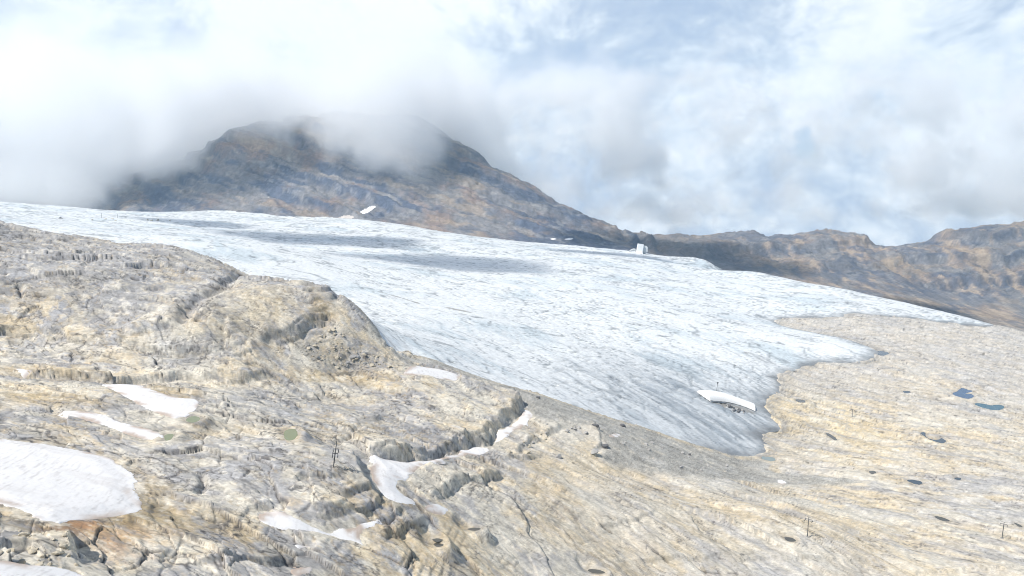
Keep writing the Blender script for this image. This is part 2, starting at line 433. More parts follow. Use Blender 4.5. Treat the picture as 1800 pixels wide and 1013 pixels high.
ZONES = [(outline([(1350,700),(1420,690),(1500,720),(1570,760),(1600,800),(1540,812),(1450,812),(1370,800),(1340,770)]), (.62,.49,.28), 0.65),
         (outline([(1350,660),(1430,650),(1560,665),(1640,690),(1600,720),(1480,700),(1370,690)]), (.60,.50,.34), 0.5),
         (outline([(1640,840),(1760,830),(1860,850),(1860,930),(1720,935),(1600,900)]), (.46,.45,.44), 0.7),
         (outline([(1180,960),(1330,940),(1420,990),(1300,1020),(1150,1020)]), (.45,.43,.41), 0.6),
         (outline([(1030,880),(1130,850),(1250,900),(1400,950),(1320,985),(1150,950)]), (.62,.53,.37), 0.6),
         (outline([(400,670),(520,680),(640,720),(700,760),(600,760),(470,745),(390,720)]), (.37,.365,.36), 0.85),
         (outline([(230,790),(420,770),(640,810),(660,870),(520,885),(380,850),(270,830)]), (.39,.385,.385), 0.8),
         (outline([(-60,700),(100,745),(280,790),(200,790),(60,770),(-60,765)]), (.38,.37,.36), 0.75),
         (outline([(-60,400),(60,410),(420,490),(330,500),(150,470),(-60,520)]), (.35,.345,.345), 0.8),
         (outline([(340,540),(420,505),(520,520),(470,590),(400,615),(330,610)]), (.50,.43,.31), 0.8),
         (outline([(-60,884),(20,892),(60,908),(88,922),(60,923),(-60,912)]), (.13,.125,.12), 0.95),
         (outline([(140,914),(200,914),(240,905),(252,912),(225,930),(170,928)]), (.24,.19,.11), 0.8),
         (outline([(216,953),(228,948),(238,954),(232,961),(220,961)]), (.46,.20,.08), 0.9),
         (outline([(-60,590),(120,600),(330,625),(520,635),(520,645),(320,636),(100,612),(-60,603)]), (.47,.46,.44), 0.9)]
SNOW = {  # outline, thickness, label
 'big': ([(-160,745),(0,772),(70,780),(139,792),(195,805),(223,827),(241,845),(229,852),(247,883),(248,899),(223,904),(195,911),(139,914),(87,920),(35,897),(0,883),(-160,850)], 2.2,
   'largest white snowfield at the left edge, streaked with fine dirt lines'),
 'tongue': ([(167,670),(240,672),(262,684),(300,698),(352,703),(348,719),(317,737),(279,728),(251,716),(209,693)], 1.2, 'fan-shaped snow patch ending in a small green pool below the tan ledge'),
 'strip': ([(111,721),(178,726),(206,742),(275,757),(287,768),(279,777),(226,766),(195,752),(150,738),(113,727)], 1.0, 'long narrow snow strip just above the largest snowfield'),
 'speck': ([(25,654),(40,653),(55,659),(50,665),(38,662)], 0.7, 'tiny snow patch under the rock band at the left edge'),
 'corner': ([(-150,960),(0,984),(45,994),(80,994),(150,1013),(190,1030),(100,1100),(-150,1100)], 1.5, 'snow patch cut by the bottom left corner, shaded lilac white'),
 'hook': ([(457,897),(496,897),(508,906),(542,921),(576,933),(591,924),(616,925),(640,916),(664,912),(665,919),(632,932),(633,946),(645,960),(611,945),(579,937),(530,931),(474,926),(452,909)], 1.0,
   'forked snow patch lying below the ledges at the bottom, left of centre'),
 'channel': ([(660,797),(728,802),(765,803),(802,792),(814,775),(851,781),(864,792),(810,797),(765,808),(740,815),(726,832),(694,845),(704,865),(732,881),(724,888),(688,882),(667,857),(651,832),(655,806)], 1.3,
   'branching snow patch at the foot of the big grey cliff beside the leaning lift pylon'),
 'small': ([(741,891),(761,883),(793,894),(781,906),(757,901)], 0.8, 'small snow patch just past the lower tip of the branching snow patch'),
 'crescent': ([(868,751),(891,743),(912,727),(922,713),(936,722),(936,735),(908,751),(880,770),(868,772)], 1.2, 'crescent of snow with a pink dirty rim under the right end of the cliff'),
 'upper': ([(706,655),(745,645),(777,651),(810,663),(808,674),(761,665),(712,661)], 1.0, 'clean white snow patch right of the rock dome near the moraine'),
 'notch': ([(1069,763),(1093,763),(1087,769),(1072,769)], 0.6, 'small snow patch beside a dark boulder on the grey moraine'),
 'gravel': ([(1365,844),(1373,843),(1386,850),(1371,853)], 0.5, 'tiny snow patch on gravel in front of the glacier tongue'),
 'sliver': ([(518,957),(547,958),(540,963),(520,962)], 0.5, 'thin snow sliver on brown wet rock at the bottom'),
 'bottom': ([(515,997),(552,996),(540,1009),(513,1014)], 0.6, 'small snow patch touching the bottom edge of the picture')}
SNOW = {k: (outline(p, 1 if len(p) > 6 else 2), t, lab) for k, (p, t, lab) in SNOW.items()}
# ponds: outline, kind of water, label
POND_SRC = [
 ([(1671,692),(1685,687),(1689,681),(1699,685),(1713,688),(1704,690),(1695,692),(1707,692),(1713,698),(1702,703),(1685,698)], 'blue', 'blue ragged pond with a small spit, upper one of the pair at the right'),
 ([(1709,710),(1724,709),(1742,713),(1760,711),(1768,717),(1756,722),(1740,721),(1724,716)], 'teal', 'teal blade-shaped pond close below the ragged blue pond'),
 ([(1617,761),(1629,760),(1630,767),(1641,773),(1653,769),(1667,776),(1659,781),(1644,777),(1626,769)], 'grey', 'grey blue two-lobed pond on pale rock right of the glacier tongue'),
 ([(498,760),(505,755),(520,754),(525,762),(518,774),(505,776),(499,772)], 'green', 'round olive green pool above the leaning lift pylon'),
 ([(325,738),(335,732),(350,732),(353,738),(340,745),(328,742)], 'green', 'olive green pool at the lower end of the fan-shaped snow patch'),
 ([(286,766),(306,762),(302,773),(290,777)], 'green', 'small green pool at the end of the long narrow snow strip'),
 ([(1338,802),(1363,805),(1361,812),(1341,809)], 'milk', 'milky grey green pool at the tip of the glacier tongue'),
 ([(1593,843),(1616,845),(1626,851),(1607,853)], 'grey', 'dark narrow pool at the right end of the gravel band'),
 ([(1450,762),(1457,762),(1475,775),(1464,774)], 'murk', 'slanting grey puddle on the ochre rock beside the glacier tongue'),
 ([(1535,620),(1550,616),(1567,622),(1550,627)], 'grey', 'dark pool touching the upper right ice lobe'),
 ([(759,944),(770,942),(778,948),(767,953)], 'murk', 'upper of two small dark puddles near the bottom middle'),
 ([(761,956),(772,954),(785,959),(766,964)], 'murk', 'lower of two small dark puddles near the bottom middle'),
 ([(815,931),(830,928),(849,930),(833,935)], 'murk', 'flat dark puddle right of the two small puddles near the bottom'),
 ([(1638,907),(1652,908),(1674,917),(1655,917)], 'murk', 'long grey puddle on pale rock between the two right pylons'),
 ([(1376,944),(1392,945),(1403,953),(1385,953)], 'murk', 'dark puddle just left of the foot of the tall pylon'),
 ([(1395,701),(1418,704),(1416,709),(1402,708)], 'murk', 'dark pool on ochre rock beside the white fleece mound'),
 ([(1586,687),(1600,688),(1600,692),(1590,692)], 'grey', 'tiny grey pool left of the ragged blue pond'),
 ([(1029,1002),(1045,1001),(1069,1007),(1050,1011)], 'murk', 'black puddle at the bottom edge right of centre'),
 ([(1675,840),(1692,841),(1690,845),(1678,844)], 'grey', 'tiny dark pool right of the end of the gravel band'),
 ([(1525,829),(1541,829),(1536,834),(1530,833)], 'murk', 'tiny black puddle in the middle of the pale rock below the two-lobed pond'),
 ([(1779,917),(1795,924),(1800,928),(1790,927)], 'murk', 'dark streak of water at the right edge beside the pylon')]
PONDS = []
for pts, kind, lab in POND_SRC:
    d = drops(pts); lev = float(np.median(base(d[:, 0], d[:, 1])))
    q = np.array([(ray(*p)[0] * (lev / ray(*p)[1]), lev / ray(*p)[1]) for p in pts])
    PONDS.append((smooth_line(q, 2, True), lev, kind, lab))
print('outlines', round(time.time() - T0, 1))

# ------------------------------------------------------------------ detail of the bedrock
def near(x, y, pg, m):
    lo = pg.min(0) - m; hi = pg.max(0) + m
    return np.nonzero((x > lo[0]) & (x < hi[0]) & (y > lo[1]) & (y < hi[1]))
FLOW = np.array([0.86, -0.51])                           # grain of the ice-polished rock
def mask_of(x, y, pg, lo, hi, jag=0.0, lam=12):
    out = np.zeros(x.shape, F); idx = near(x, y, pg, max(abs(lo), abs(hi)) + jag + 2)
    if len(idx[0]):
        s = poly_sd(x[idx], y[idx], pg)
        if jag: s = s + jag * fbm(x[idx], y[idx], lam, 3, 0.6, 201)
        out[idx] = sst(s, lo, hi)
    return out
def rock(x, y):
    """Height and colour of the bedrock."""
    x = x.astype(F); y = y.astype(F)
    z, face = macro(x, y)
    hill = mask_of(x, y, HILL, -6, 6, 3, 15)
    mor = mask_of(x, y, MORAINE, -4, 4, 5, 16)
    scr = mask_of(x, y, SCREE, -5, 4, 4, 12)
    east = sst(x + 0.10 * (y - 400) + 25 * fbm(x, y, 70, 2, 0.5, 3), -45, 65) * (1 - mor)   # smooth polished pavement on the right
    west = (1 - east) * (1 - hill)
    ice = poly_sd(x, y, GL)
    ice = ice + (1.6 * fbm(x, y, 20, 3, 0.6, 301) + 1.5 * fbm(x, y, 60, 2, .5, 303) + 1.2 * fbm(x, y, 6, 3, .6, 304))
    ga = x * FLOW[0] + y * FLOW[1]; gb = -x * FLOW[1] + y * FLOW[0]          # along and across the grain
    w0 = fbm(x, y, 75, 3, 0.5, 5); w1 = fbm(x, y, 28, 3, 0.55, 6); w2 = fbm(x, y, 10, 3, 0.6, 7)
    gbw = gb + 9 * w0 + 3.5 * w1
    lump = fbm(x, y, 60, 3, 0.45, 11)
    lump2 = fbm(x + 4 * w1, y + 4 * w1, 20, 3, 0.5, 21)
    swell = fbm(ga / 2.6, gbw, 22, 3, 0.5, 25)                              # whalebacks
    grain = fbm(ga / 5.0, gbw, 7.0, 4, 0.6, 31)
    grain2 = fbm(ga / 5.0, gbw + 0.8 * w2, 2.3, 3, 0.6, 37)
    d = 2.2 * lump * (0.5 + 1.0 * hill) + (0.35 + 0.9 * hill) * lump2 + east * (2.6 * swell + 0.8 * grain + 0.16 * grain2) + west * (0.8 * swell + 0.25 * grain)
    zz = z + d
    # bedding: long steps that wind along the slope
    def beds(step, k, sx, sy, amp, lam, seed):
        q = z + 0.45 * d + amp * fbm(x, y, lam, 4, 0.55, seed) + sx * x + sy * y
        return terrace(q, step, k) - q, q / step
    t1, q1 = beds(4.2, 5.5, 0.10, 0.06, 3.4, 60, 41)
    t2, q2 = beds(1.6, 3.5, 0.06, 0.02, 1.3, 40, 43)
    p1 = sst(fbm(x, y, 50, 3, 0.5, 47), 0.0, 0.35); p2 = sst(fbm(x, y, 26, 3, 0.5, 49), -0.05, 0.35)
    ctr = 1 - 0.85 * sst(-np.hypot((x - 30) / 110, (y - 290) / 75), -1.3, -0.7)
    bed = (t1 * p1 * (0.5 * west * ctr + 0.6 * hill) + t2 * p2 * (0.45 * west * ctr + 0.45 * hill + 0.12 * east * ctr))
    sx_ = x + 4.0 * w1 + 1.3 * w2; sy_ = y + 4.0 * w0 + 1.3 * w2
    sa = -0.30
    e5, v5, k5 = slabs(sx_, sy_, 17, 2.3, sa, 451); e6, v6, k6 = slabs(sx_, sy_, 6.5, 2.1, sa - 0.15, 453); e7, v7, k7 = slabs(x + 1.2 * w2, y + 1.2 * w2, 2.3, 1.9, sa + 0.1, 455)
    m5 = sst(fbm(x, y, 70, 3, 0.5, 457), -0.2, 0.2); m6 = sst(fbm(x, y, 33, 3, 0.5, 458), -0.3, 0.2); m7 = sst(fbm(x, y, 18, 3, 0.5, 459), -0.3, 0.25)
    r5 = (0.95 * west + 0.9 * hill + 0.20 * east) * m5; r6 = (0.75 * west + 0.8 * hill + 0.18 * east) * m6; r7 = (0.5 * west + 0.6 * hill + 0.09 * east) * m7
    e8, v8, k8 = slabs(x + 5 * w1 + 1.5 * w2, y + 5 * w0 + 1.5 * w2, 15, 4.5, math.atan2(FLOW[1], FLOW[0]), 461); m8 = sst(fbm(x, y, 80, 3, 0.5, 463), -0.2, 0.2) * east
    e9, v9, k9 = slabs(x + 9 * w0 + 4 * w1 + 0.8 * w2, y + 9 * w1 + 0.8 * w2, 24, 3.4, -0.22, 465); m9 = sst(fbm(x, y, 110, 2, 0.5, 467), -0.3, 0.1) * (0.9 * west + 0.7 * hill)
    slab = 3.2 * m9 * ((v9 - 0.5) + 1.1 * k9) + 2.2 * r5 * ((v5 - 0.5) + 1.2 * k5) + 1.5 * r6 * ((v6 - 0.5) + 1.2 * k6) + 0.6 * r7 * ((v7 - 0.5) + 0.9 * k7) + 2.0 * m8 * ((v8 - 0.5) + 1.5 * k8)
    gaps = np.clip((1 - sst(e9, 0.0, 0.018)) * m9 + (1 - sst(e5, 0.0, 0.025)) * r5 + (1 - sst(e6, 0.0, 0.045)) * r6 * 0.8 + (1 - sst(e7, 0.0, 0.08)) * r7 * 0.6 + (1 - sst(e8, 0.0, 0.02)) * m8 * 0.7 * sst(w2, -0.1, 0.2), 0, 1)
    def lip(q, w):                                                          # thin line at the foot of each bed, ledge shadow put into the colour
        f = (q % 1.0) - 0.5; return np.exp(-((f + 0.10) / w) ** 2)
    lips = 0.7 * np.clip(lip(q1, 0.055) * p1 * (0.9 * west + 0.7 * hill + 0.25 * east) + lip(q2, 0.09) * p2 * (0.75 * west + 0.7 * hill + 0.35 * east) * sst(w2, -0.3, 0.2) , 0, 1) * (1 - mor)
    # joints and broken blocks
    wx = x + 3.0 * w1 + 0.9 * w2; wy = y - 3.0 * w0 + 0.9 * w2
    e1, v1 = cells((wx * 0.85 + wy * 0.5) * 0.5, (-wx * 0.5 + wy * 0.85), 9.0, 61)
    e2, v2 = cells(wx * 0.6, wy * 1.1, 2.6, 63)
    jm = sst(fbm(x, y, 40, 3, 0.5, 66), 0.0, 0.4); jm2 = sst(fbm(x, y, 24, 3, 0.5, 68), 0.0, 0.35)
    blk = (v1 - 0.5) * 1.3 * jm + (v2 - 0.5) * 0.65 * jm2
    crack = (1 - sst(e1, 0.0, 0.055)) * jm; crack2 = (1 - sst(e2, 0.0, 0.10)) * jm2
    rough = (0.75 * west + 1.0 * hill + 0.08 * east) * (1 - 0.75 * mor) + 0.4 * scr
    small = fbm(x, y, 3.0, 3, 0.6, 71)
    joint = 0.6 - 0.6 * sst(np.abs(fbm(x * 0.75 + y * 0.55, (y * 0.75 - x * 0.55) / 3.0, 26, 3, 0.5, 77)), 0.0, 0.018)     # open fissures across the beds
    joint = joint * sst(fbm(x, y, 55, 2, 0.5, 79), 0.0, 0.25) * (0.8 * west + 0.8 * hill + 0.35 * east) * (1 - mor)
    runnel = (1 - sst(np.abs(fbm(ga / 3.5, gbw, 19, 3, 0.55, 81)), 0.0, 0.03)) * east * sst(fbm(x, y, 45, 2, 0.5, 83), -0.1, 0.3)
    pit = sst(fbm(ga / 2.8, gb + 2 * w1, 4.2, 2, 0.5, 85), 0.52, 0.62) * east * sst(fbm(x, y, 60, 2, 0.5, 87), -0.15, 0.25)
    det = d + bed + slab * (1 - 0.8 * mor) - 0.8 * gaps * (1 - mor) + 0.22 * rough * (blk - 1.0 * crack - 0.35 * crack2) + small * (0.08 * west + 0.18 * hill + 0.06 * east + 0.15 * mor) - 0.9 * joint - 0.5 * runnel - 0.6 * pit - 0.25 * lips
    e3, v3 = cells(x, y, 1.5, 67); e4, v4 = cells(x, y, 3.3, 69)
    stones = sst(v3, 0.55, 1.0) * sst(e3, 0, 0.4); stones2 = sst(v4, 0.86, 1.0) * sst(e4, 0, 0.4)
    det = det * (1 - 0.75 * mor) + mor * (0.35 * stones + 0.9 * stones2 + 0.25 * small)
    det = det * (1 - 0.5 * scr) + scr * (0.9 * stones * v3 + 1.2 * stones2 + 0.3 * small)
    flat = np.ones(x.shape, F); lower = np.zeros(x.shape, F)
    for pg, th, lab in SNOW.values():
        idx = near(x, y, pg, 8)
        if len(idx[0]):
            s = poly_sd(x[idx], y[idx], pg); flat[idx] *= 1 - sst(s, -3.0, 0.5); lower[idx] += 0.7 * sst(s, 0.3, 2.0)
    for pg, lev, kind, lab in PONDS:
        idx = near(x, y, pg, 12)
        if len(idx[0]): flat[idx] *= 1 - 0.9 * sst(poly_sd(x[idx], y[idx], pg), -11.0, -3.0)
    zo = z + det * flat - lower
    zo = zo - 6.0 * sst(ice, 0, 14)                                # the bed dives under the ice
    for pg, lev, kind, lab in PONDS:
        idx = near(x, y, pg, 12)
        if len(idx[0]):
            kk = 1.0 if pg[:, 1].mean() > 400 else 0.35
            s = poly_sd(x[idx], y[idx], pg) + kk * (2.2 * w2[idx] + 0.9 * small[idx])
            w = sst(s, -10.0, -3.7) if pg[:, 1].mean() > 400 else sst(s, -5.5, -1.4)
            tgt = lev + 0.12 + np.clip(-s, -1.2, 2.5) * 0.30
            zo[idx] = zo[idx] * (1 - w) + w * tgt
    # ---- colour of the stone itself
    zd = (zo - z + (z - base(x, y))) * np.clip(west + hill, 0, 1)
    x0, y0 = x, y; x = x + 0.5 * zd; y = y + 1.4 * zd
    ga = x * FLOW[0] + y * FLOW[1]; gb = -x * FLOW[1] + y * FLOW[0]; gbw = gb + 9 * w0 + 3.5 * w1
    def C(*c): return np.array(c, F)
    def mixc(a, b, m): return a + (b - a) * m[..., None]
    def like(c): return np.broadcast_to(c, x.shape + (3,))
    u1 = x * 0.97 - y * 0.2; u2 = x * 0.2 + y * 0.97
    n1 = fbm(x, y, 46, 4, 0.55, 101); n2 = fbm(u1 / 1.5 + 3 * w1, u2 + 3 * w1, 8, 4, 0.62, 111); n3 = fbm(x, y, 2.0, 2, 0.6, 121); n4 = fbm(u1 / 1.3 + 300, u2 + 5 * w1, 24, 4, 0.62, 131)
    cream, pale, grey, dark, och, blue = C(.63,.52,.355), C(.65,.60,.505), C(.375,.365,.36), C(.085,.08,.08), C(.56,.405,.20), C(.33,.335,.355)
    col = like(pale).copy()
    col = mixc(col, cream, sst(n1 + 0.6 * n2 + 0.22 * east, -0.2, 0.3) * 0.9)
    greyness = sst(n4 + 0.5 * n2 + 0.35 * w0 - 0.16 * east + 0.10 * hill + 0.05 * west, 0.0, 0.26)
    col = mixc(col, mixc(like(grey), blue, sst(n1, -0.2, 0.3)), greyness * (0.85 - 0.25 * east))
    b0 = fbm(ga / 5.5, gbw + 6 * w1, 15, 4, 0.6, 491)
    hz = sst((z + 62) / 30 + 1.2 * lump + 0.8 * n2, -0.3, 0.9) * hill
    col = mixc(col, mixc(like(grey * 0.98), blue * 0.9, sst(n2, -0.2, 0.4)), hz * 0.8)
    och_m = sst(fbm(x + 77, y, 22, 4, 0.6, 141) + 0.25 * n3, 0.20, 0.5)
    col = mixc(col, och, och_m * (0.42 * west + 0.35 * hill + 0.2 * east))
    for pg in TAN: col = mixc(col, C(.50,.39,.23) * (0.9 + 0.25 * n3[..., None] + 0.3 * n2[..., None]), 0.7 * mask_of(x0, y0, pg, -4, 3, 5, 8))
    for pg, cc, k in ZONES: col = mixc(col, C(*cc) * (1 + 0.3 * n2[..., None]), k * mask_of(x0, y0, pg, -14, 10, 16, 30) * sst(n2 + 0.7 * grain, -0.45, 0.15))
    bigp = fbm(x + 900, y, 130, 4, 0.55, 499)
    col = mixc(col, C(.44,.43,.415), east * sst(bigp + 0.5 * n2 + 0.3 * b0, -0.05, 0.3) * 0.5)
    st = sst(grain2 + 0.6 * grain, 0.08, 0.5) * (east + 0.35 * west)
    col = mixc(col, grey * 0.95, st * 0.6)
    col = mixc(col, pale * 1.08, sst(-grain2 - 0.4 * grain, 0.12, 0.55) * east * 0.6)
    b1 = fbm(ga / 5.5, gbw + 6 * w1, 15, 4, 0.6, 491); b2 = fbm(ga / 5, gbw + 3 * w1, 6, 3, 0.6, 493)
    col = mixc(col, pale * 1.12, sst(b1 + 0.5 * b2, 0.05, 0.32) * east * 0.6 * sst(n4, -0.3, 0.15))
    col = mixc(col, C(.55,.46,.33), sst(-b1 + 0.4 * b2, 0.10, 0.40) * east * 0.5 * sst(n1, -0.35, 0.1))
    col = mixc(col, grey * 1.05, sst(fbm(ga / 3.5 + 50, gbw, 26, 4, 0.6, 495) + 0.3 * b2, 0.10, 0.34) * east * 0.7)
    col = mixc(col, dark * 1.6, (1 - sst(np.abs(b1 + 0.25 * b2), 0.0, 0.03)) * east * 0.8 * sst(n1, -0.25, 0.1))
    far_grey = sst(y + 60 * w0, 600, 880) * east
    col = mixc(col, C(.47,.455,.445) * (1 + 0.25 * grain[..., None]), far_grey * 0.55)
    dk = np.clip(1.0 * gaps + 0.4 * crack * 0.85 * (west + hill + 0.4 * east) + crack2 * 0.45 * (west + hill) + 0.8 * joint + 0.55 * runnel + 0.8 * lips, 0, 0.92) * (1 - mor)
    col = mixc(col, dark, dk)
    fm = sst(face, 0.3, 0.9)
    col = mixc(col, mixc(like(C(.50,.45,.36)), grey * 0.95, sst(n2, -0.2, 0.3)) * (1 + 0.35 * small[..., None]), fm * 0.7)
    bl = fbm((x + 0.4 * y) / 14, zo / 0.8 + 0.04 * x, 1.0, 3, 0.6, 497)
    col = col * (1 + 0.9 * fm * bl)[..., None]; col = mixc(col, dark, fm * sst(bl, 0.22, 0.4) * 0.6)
    col = mixc(col, C(.13,.115,.09), pit * 0.85)                     # damp moss in the hollows
    wet = sst(fbm(ga / 4 + 2 * w1, gbw, 6, 3, 0.6, 151) - 0.1 * n3, 0.36, 0.50) * (0.6 * west + 0.35 * east) * sst(fbm(x, y, 60, 2, 0.5, 155), -0.05, 0.3)
    col = mixc(col, C(.19,.145,.10), wet * 0.65)
    gm = C(.375,.36,.325) * (0.85 + 0.35 * v3[..., None] + 0.25 * n2[..., None] + 0.2 * n1[..., None])
    col = mixc(col, gm, mor * (0.95 - 0.35 * sst(n2, 0.05, 0.4)))
    col = mixc(col, mixc(like(C(.42,.37,.28)), C(.27,.265,.26), v3), scr * 0.6)
    rubb = sst(ice, -16, -3) * (1 - sst(ice, -1, 2)) * east * sst(n2 + 0.8 * n1 + 0.3 * n3, -0.15, 0.2)
    col = mixc(col, C(.26,.25,.235), rubb * 0.8)
    edge = sst(ice, -9, -2) * (1 - sst(ice, -2, 2)) * sst(n2 + 0.6 * n1, -0.4, 0.1) * sst(x, -60, 40)
    col = mixc(col, C(.58,.48,.33), edge * 0.75 * mor)
    n5 = fbm(ga / 3.0, gb + w2, 1.7, 2, 0.6, 161)
    def stroke(lam, st, wd, seed, a1, a2):
        return (1 - sst(np.abs(fbm(a1 / st, a2, lam, 3, 0.6, seed)), 0.0, wd))
    us1 = x * 0.95 - y * 0.30 + 6 * w0; us2 = x * 0.30 + y * 0.95 + 6 * w1
    pk = sst(fbm(x, y, 31, 3, 0.5, 471), -0.05, 0.25); pk2 = sst(fbm(x, y, 17, 3, 0.5, 473), 0.0, 0.3)
    rw = west + 0.9 * hill
    stk = np.clip(stroke(9, 2.2, 0.06, 475, us1, us2) * pk * (0.9 * rw + 0.1 * east) + stroke(4.5, 1.8, 0.075, 477, us1, us2) * pk2 * (0.85 * rw + 0.15 * east) + stroke(13, 5.0, 0.03, 479, ga, gbw) * pk2 * 0.8 * east, 0, 1) * (1 - mor)
    mo = fbm(us1 / 1.6, us2, 5.5, 4, 0.65, 481); mo2 = fbm(us1 / 1.8, us2, 2.4, 3, 0.65, 483)
    col = mixc(col, pale * 1.10, sst(mo + 0.3 * mo2, 0.10, 0.22) * 0.55 * (rw + 0.5 * east) * (1 - mor))
    col = mixc(col, grey * 0.82, sst(-mo + 0.4 * mo2, 0.14, 0.26) * 0.55 * (rw + 0.25 * east) * (1 - mor))
    col = mixc(col, och * 0.9, sst(mo2 + 0.5 * n1, 0.22, 0.4) * 0.35 * (rw + 0.3 * east) * (1 - mor))
    col = mixc(col, dark, stk * 0.95)
    tone = 1 + 0.26 * n3 + 0.40 * n2 + east * (0.22 * n5 + 0.30 * grain2) + 0.22 * (v6 - 0.5) * r6 + 0.20 * (v5 - 0.5) * r5 + 0.3 * (v7 - 0.5) * r7
    col = col * tone[..., None]
    for pg, lev, kind, lab in PONDS:
        idx = near(x0, y0, pg, 9)
        if len(idx[0]):
            sp = poly_sd(x0[idx], y0[idx], pg); wt = (sst(sp, -2.4, -0.5) * 0.35)[:, None]
            col[idx] = col[idx] * (1 - wt) + wt * C(.20,.165,.115)
    rgh = 0.18 + 0.62 * west + 0.75 * hill + 0.6 * mor + 0.5 * scr
    return zo, np.concatenate([np.clip(col, 0.03, 0.78), np.clip(rgh, 0, 1)[..., None]], -1), hill, mor, ice

# ------------------------------------------------------------------ meshes from numpy
def mesh_np(name, co, quads, col=None, mat=None, smooth=True):   # smooth=False keeps broken stone crisp
    me = bpy.data.meshes.new(name)
    nv, nf = len(co), len(quads); k = quads.shape[1]
    me.vertices.add(nv); me.vertices.foreach_set('co', np.ascontiguousarray(co, F).ravel())
    me.loops.add(nf * k); me.loops.foreach_set('vertex_index', np.ascontiguousarray(quads, np.int32).ravel())
    me.polygons.add(nf); me.polygons.foreach_set('loop_start', np.arange(0, nf * k, k, dtype=np.int32))
    try: me.polygons.foreach_set('loop_total', np.full(nf, k, np.int32))
    except Exception: pass
    me.update(calc_edges=True)
    if smooth: me.polygons.foreach_set('use_smooth', np.ones(nf, bool))
    if col is not None:
        a = me.attributes.new('col', 'FLOAT_COLOR', 'POINT')
        c4 = np.ones((nv, 4), F); c4[:, :col.shape[1]] = col
        a.data.foreach_set('color', c4.ravel())
    if mat: me.materials.append(mat)
    o = bpy.data.objects.new(name, me); COL.objects.link(o)
    return o
def grid_quads(nr, nc):
    i = np.arange(nr * nc, dtype=np.int32).reshape(nr, nc)
    return np.stack([i[:-1, :-1], i[:-1, 1:], i[1:, 1:], i[1:, :-1]], -1)
def part_of(co, col, quads):
    used = np.zeros(len(co), bool); used[quads.ravel()] = True
    remap = np.cumsum(used) - 1
    return co[used], (col[used] if col is not None else None), remap[quads].astype(np.int32)
def tag(o, label=None, cat=None, group=None, kind=None):
    if label: o['label'] = label
    if cat: o['category'] = cat
    if group: o['group'] = group
    if kind: o['kind'] = kind
    return o

def mat_vcol(name, rough=0.9, micro=0.12, scale=0.9, bump=0.25, dist=0.6, bscale=0.7, stretch=(1, 1, 1), rot=0.0):
    m = bpy.data.materials.new(name); m.use_nodes = True
    N = NT(m.node_tree)
    out = N.n('ShaderNodeOutputMaterial'); b = N.n('ShaderNodeBsdfPrincipled')
    a = N.n('ShaderNodeAttribute', attribute_name='col')
    tc = N.n('ShaderNodeTexCoord')
    mp = N.n('ShaderNodeMapping'); N.l(tc.outputs['Object'], mp.inputs[0]); mp.inputs['Scale'].default_value = stretch; mp.inputs['Rotation'].default_value = (0, 0, rot)
    v = mp.outputs[0]
    n1 = N.smooth(N.noise(v, scale, 5, 0.68), 0.3, 0.7); n2 = N.noise(v, scale * 0.13, 4, 0.6)
    k = N.math('ADD', N.math('MULTIPLY_ADD', n1, 2 * micro, 1 - micro), N.math('MULTIPLY_ADD', n2, 1.2 * micro, -0.6 * micro))
    # hairline cracks
    vo = N.n('ShaderNodeTexVoronoi', feature='DISTANCE_TO_EDGE'); vo.inputs['Scale'].default_value = scale * 0.42
    wv = N.n('ShaderNodeVectorMath', operation='MULTIPLY_ADD'); nz = N.n('ShaderNodeTexNoise'); N.l(v, nz.inputs['Vector']); nz.inputs['Scale'].default_value = scale * 0.5
    N.l(nz.outputs['Color'], wv.inputs[0]); wv.inputs[1].default_value = (1.6 / scale,) * 3; N.l(v, wv.inputs[2]); N.l(wv.outputs[0], vo.inputs['Vector'])
    ck = N.smooth(vo.outputs[0], 0.0, 0.06, 1.0 - 1.2 * micro, 1.0)
    ck = N.math('MAXIMUM', ck, N.smooth(n2, 0.50, 0.58, 1.0, 0.0))
    k = N.math('MULTIPLY', k, ck)
    mul = N.n('ShaderNodeVectorMath', operation='SCALE'); N.l(a.outputs['Color'], mul.inputs[0]); N.l(k, mul.inputs['Scale'])
    N.l(mul.outputs[0], b.inputs['Base Color'])
    b.inputs['Roughness'].default_value = rough
    b.inputs['Specular IOR Level'].default_value = 0.25
    bp = N.n('ShaderNodeBump'); bp.inputs['Distance'].default_value = dist
    N.l(N.math('MULTIPLY', a.outputs['Alpha'], N.smooth(N.noise(v, bscale * 0.09, 3, 0.6), 0.38, 0.62, 0.25 * bump, 1.1 * bump)), bp.inputs['Strength'])
    N.l(N.noise(v, bscale, 6, 0.72), bp.inputs['Height']); N.l(bp.outputs[0], b.inputs['Normal'])
    N.l(b.outputs[0], out.inputs[0])
    return m
M_ROCK = mat_vcol('limestone', 0.9, 0.16, 1.0, 0.6, 0.9, 0.6, (0.45, 1.3, 1.2), -0.35)
M_GRAVEL = mat_vcol('gravel', 0.95, 0.30, 1.4, 0.8, 0.6, 1.1)

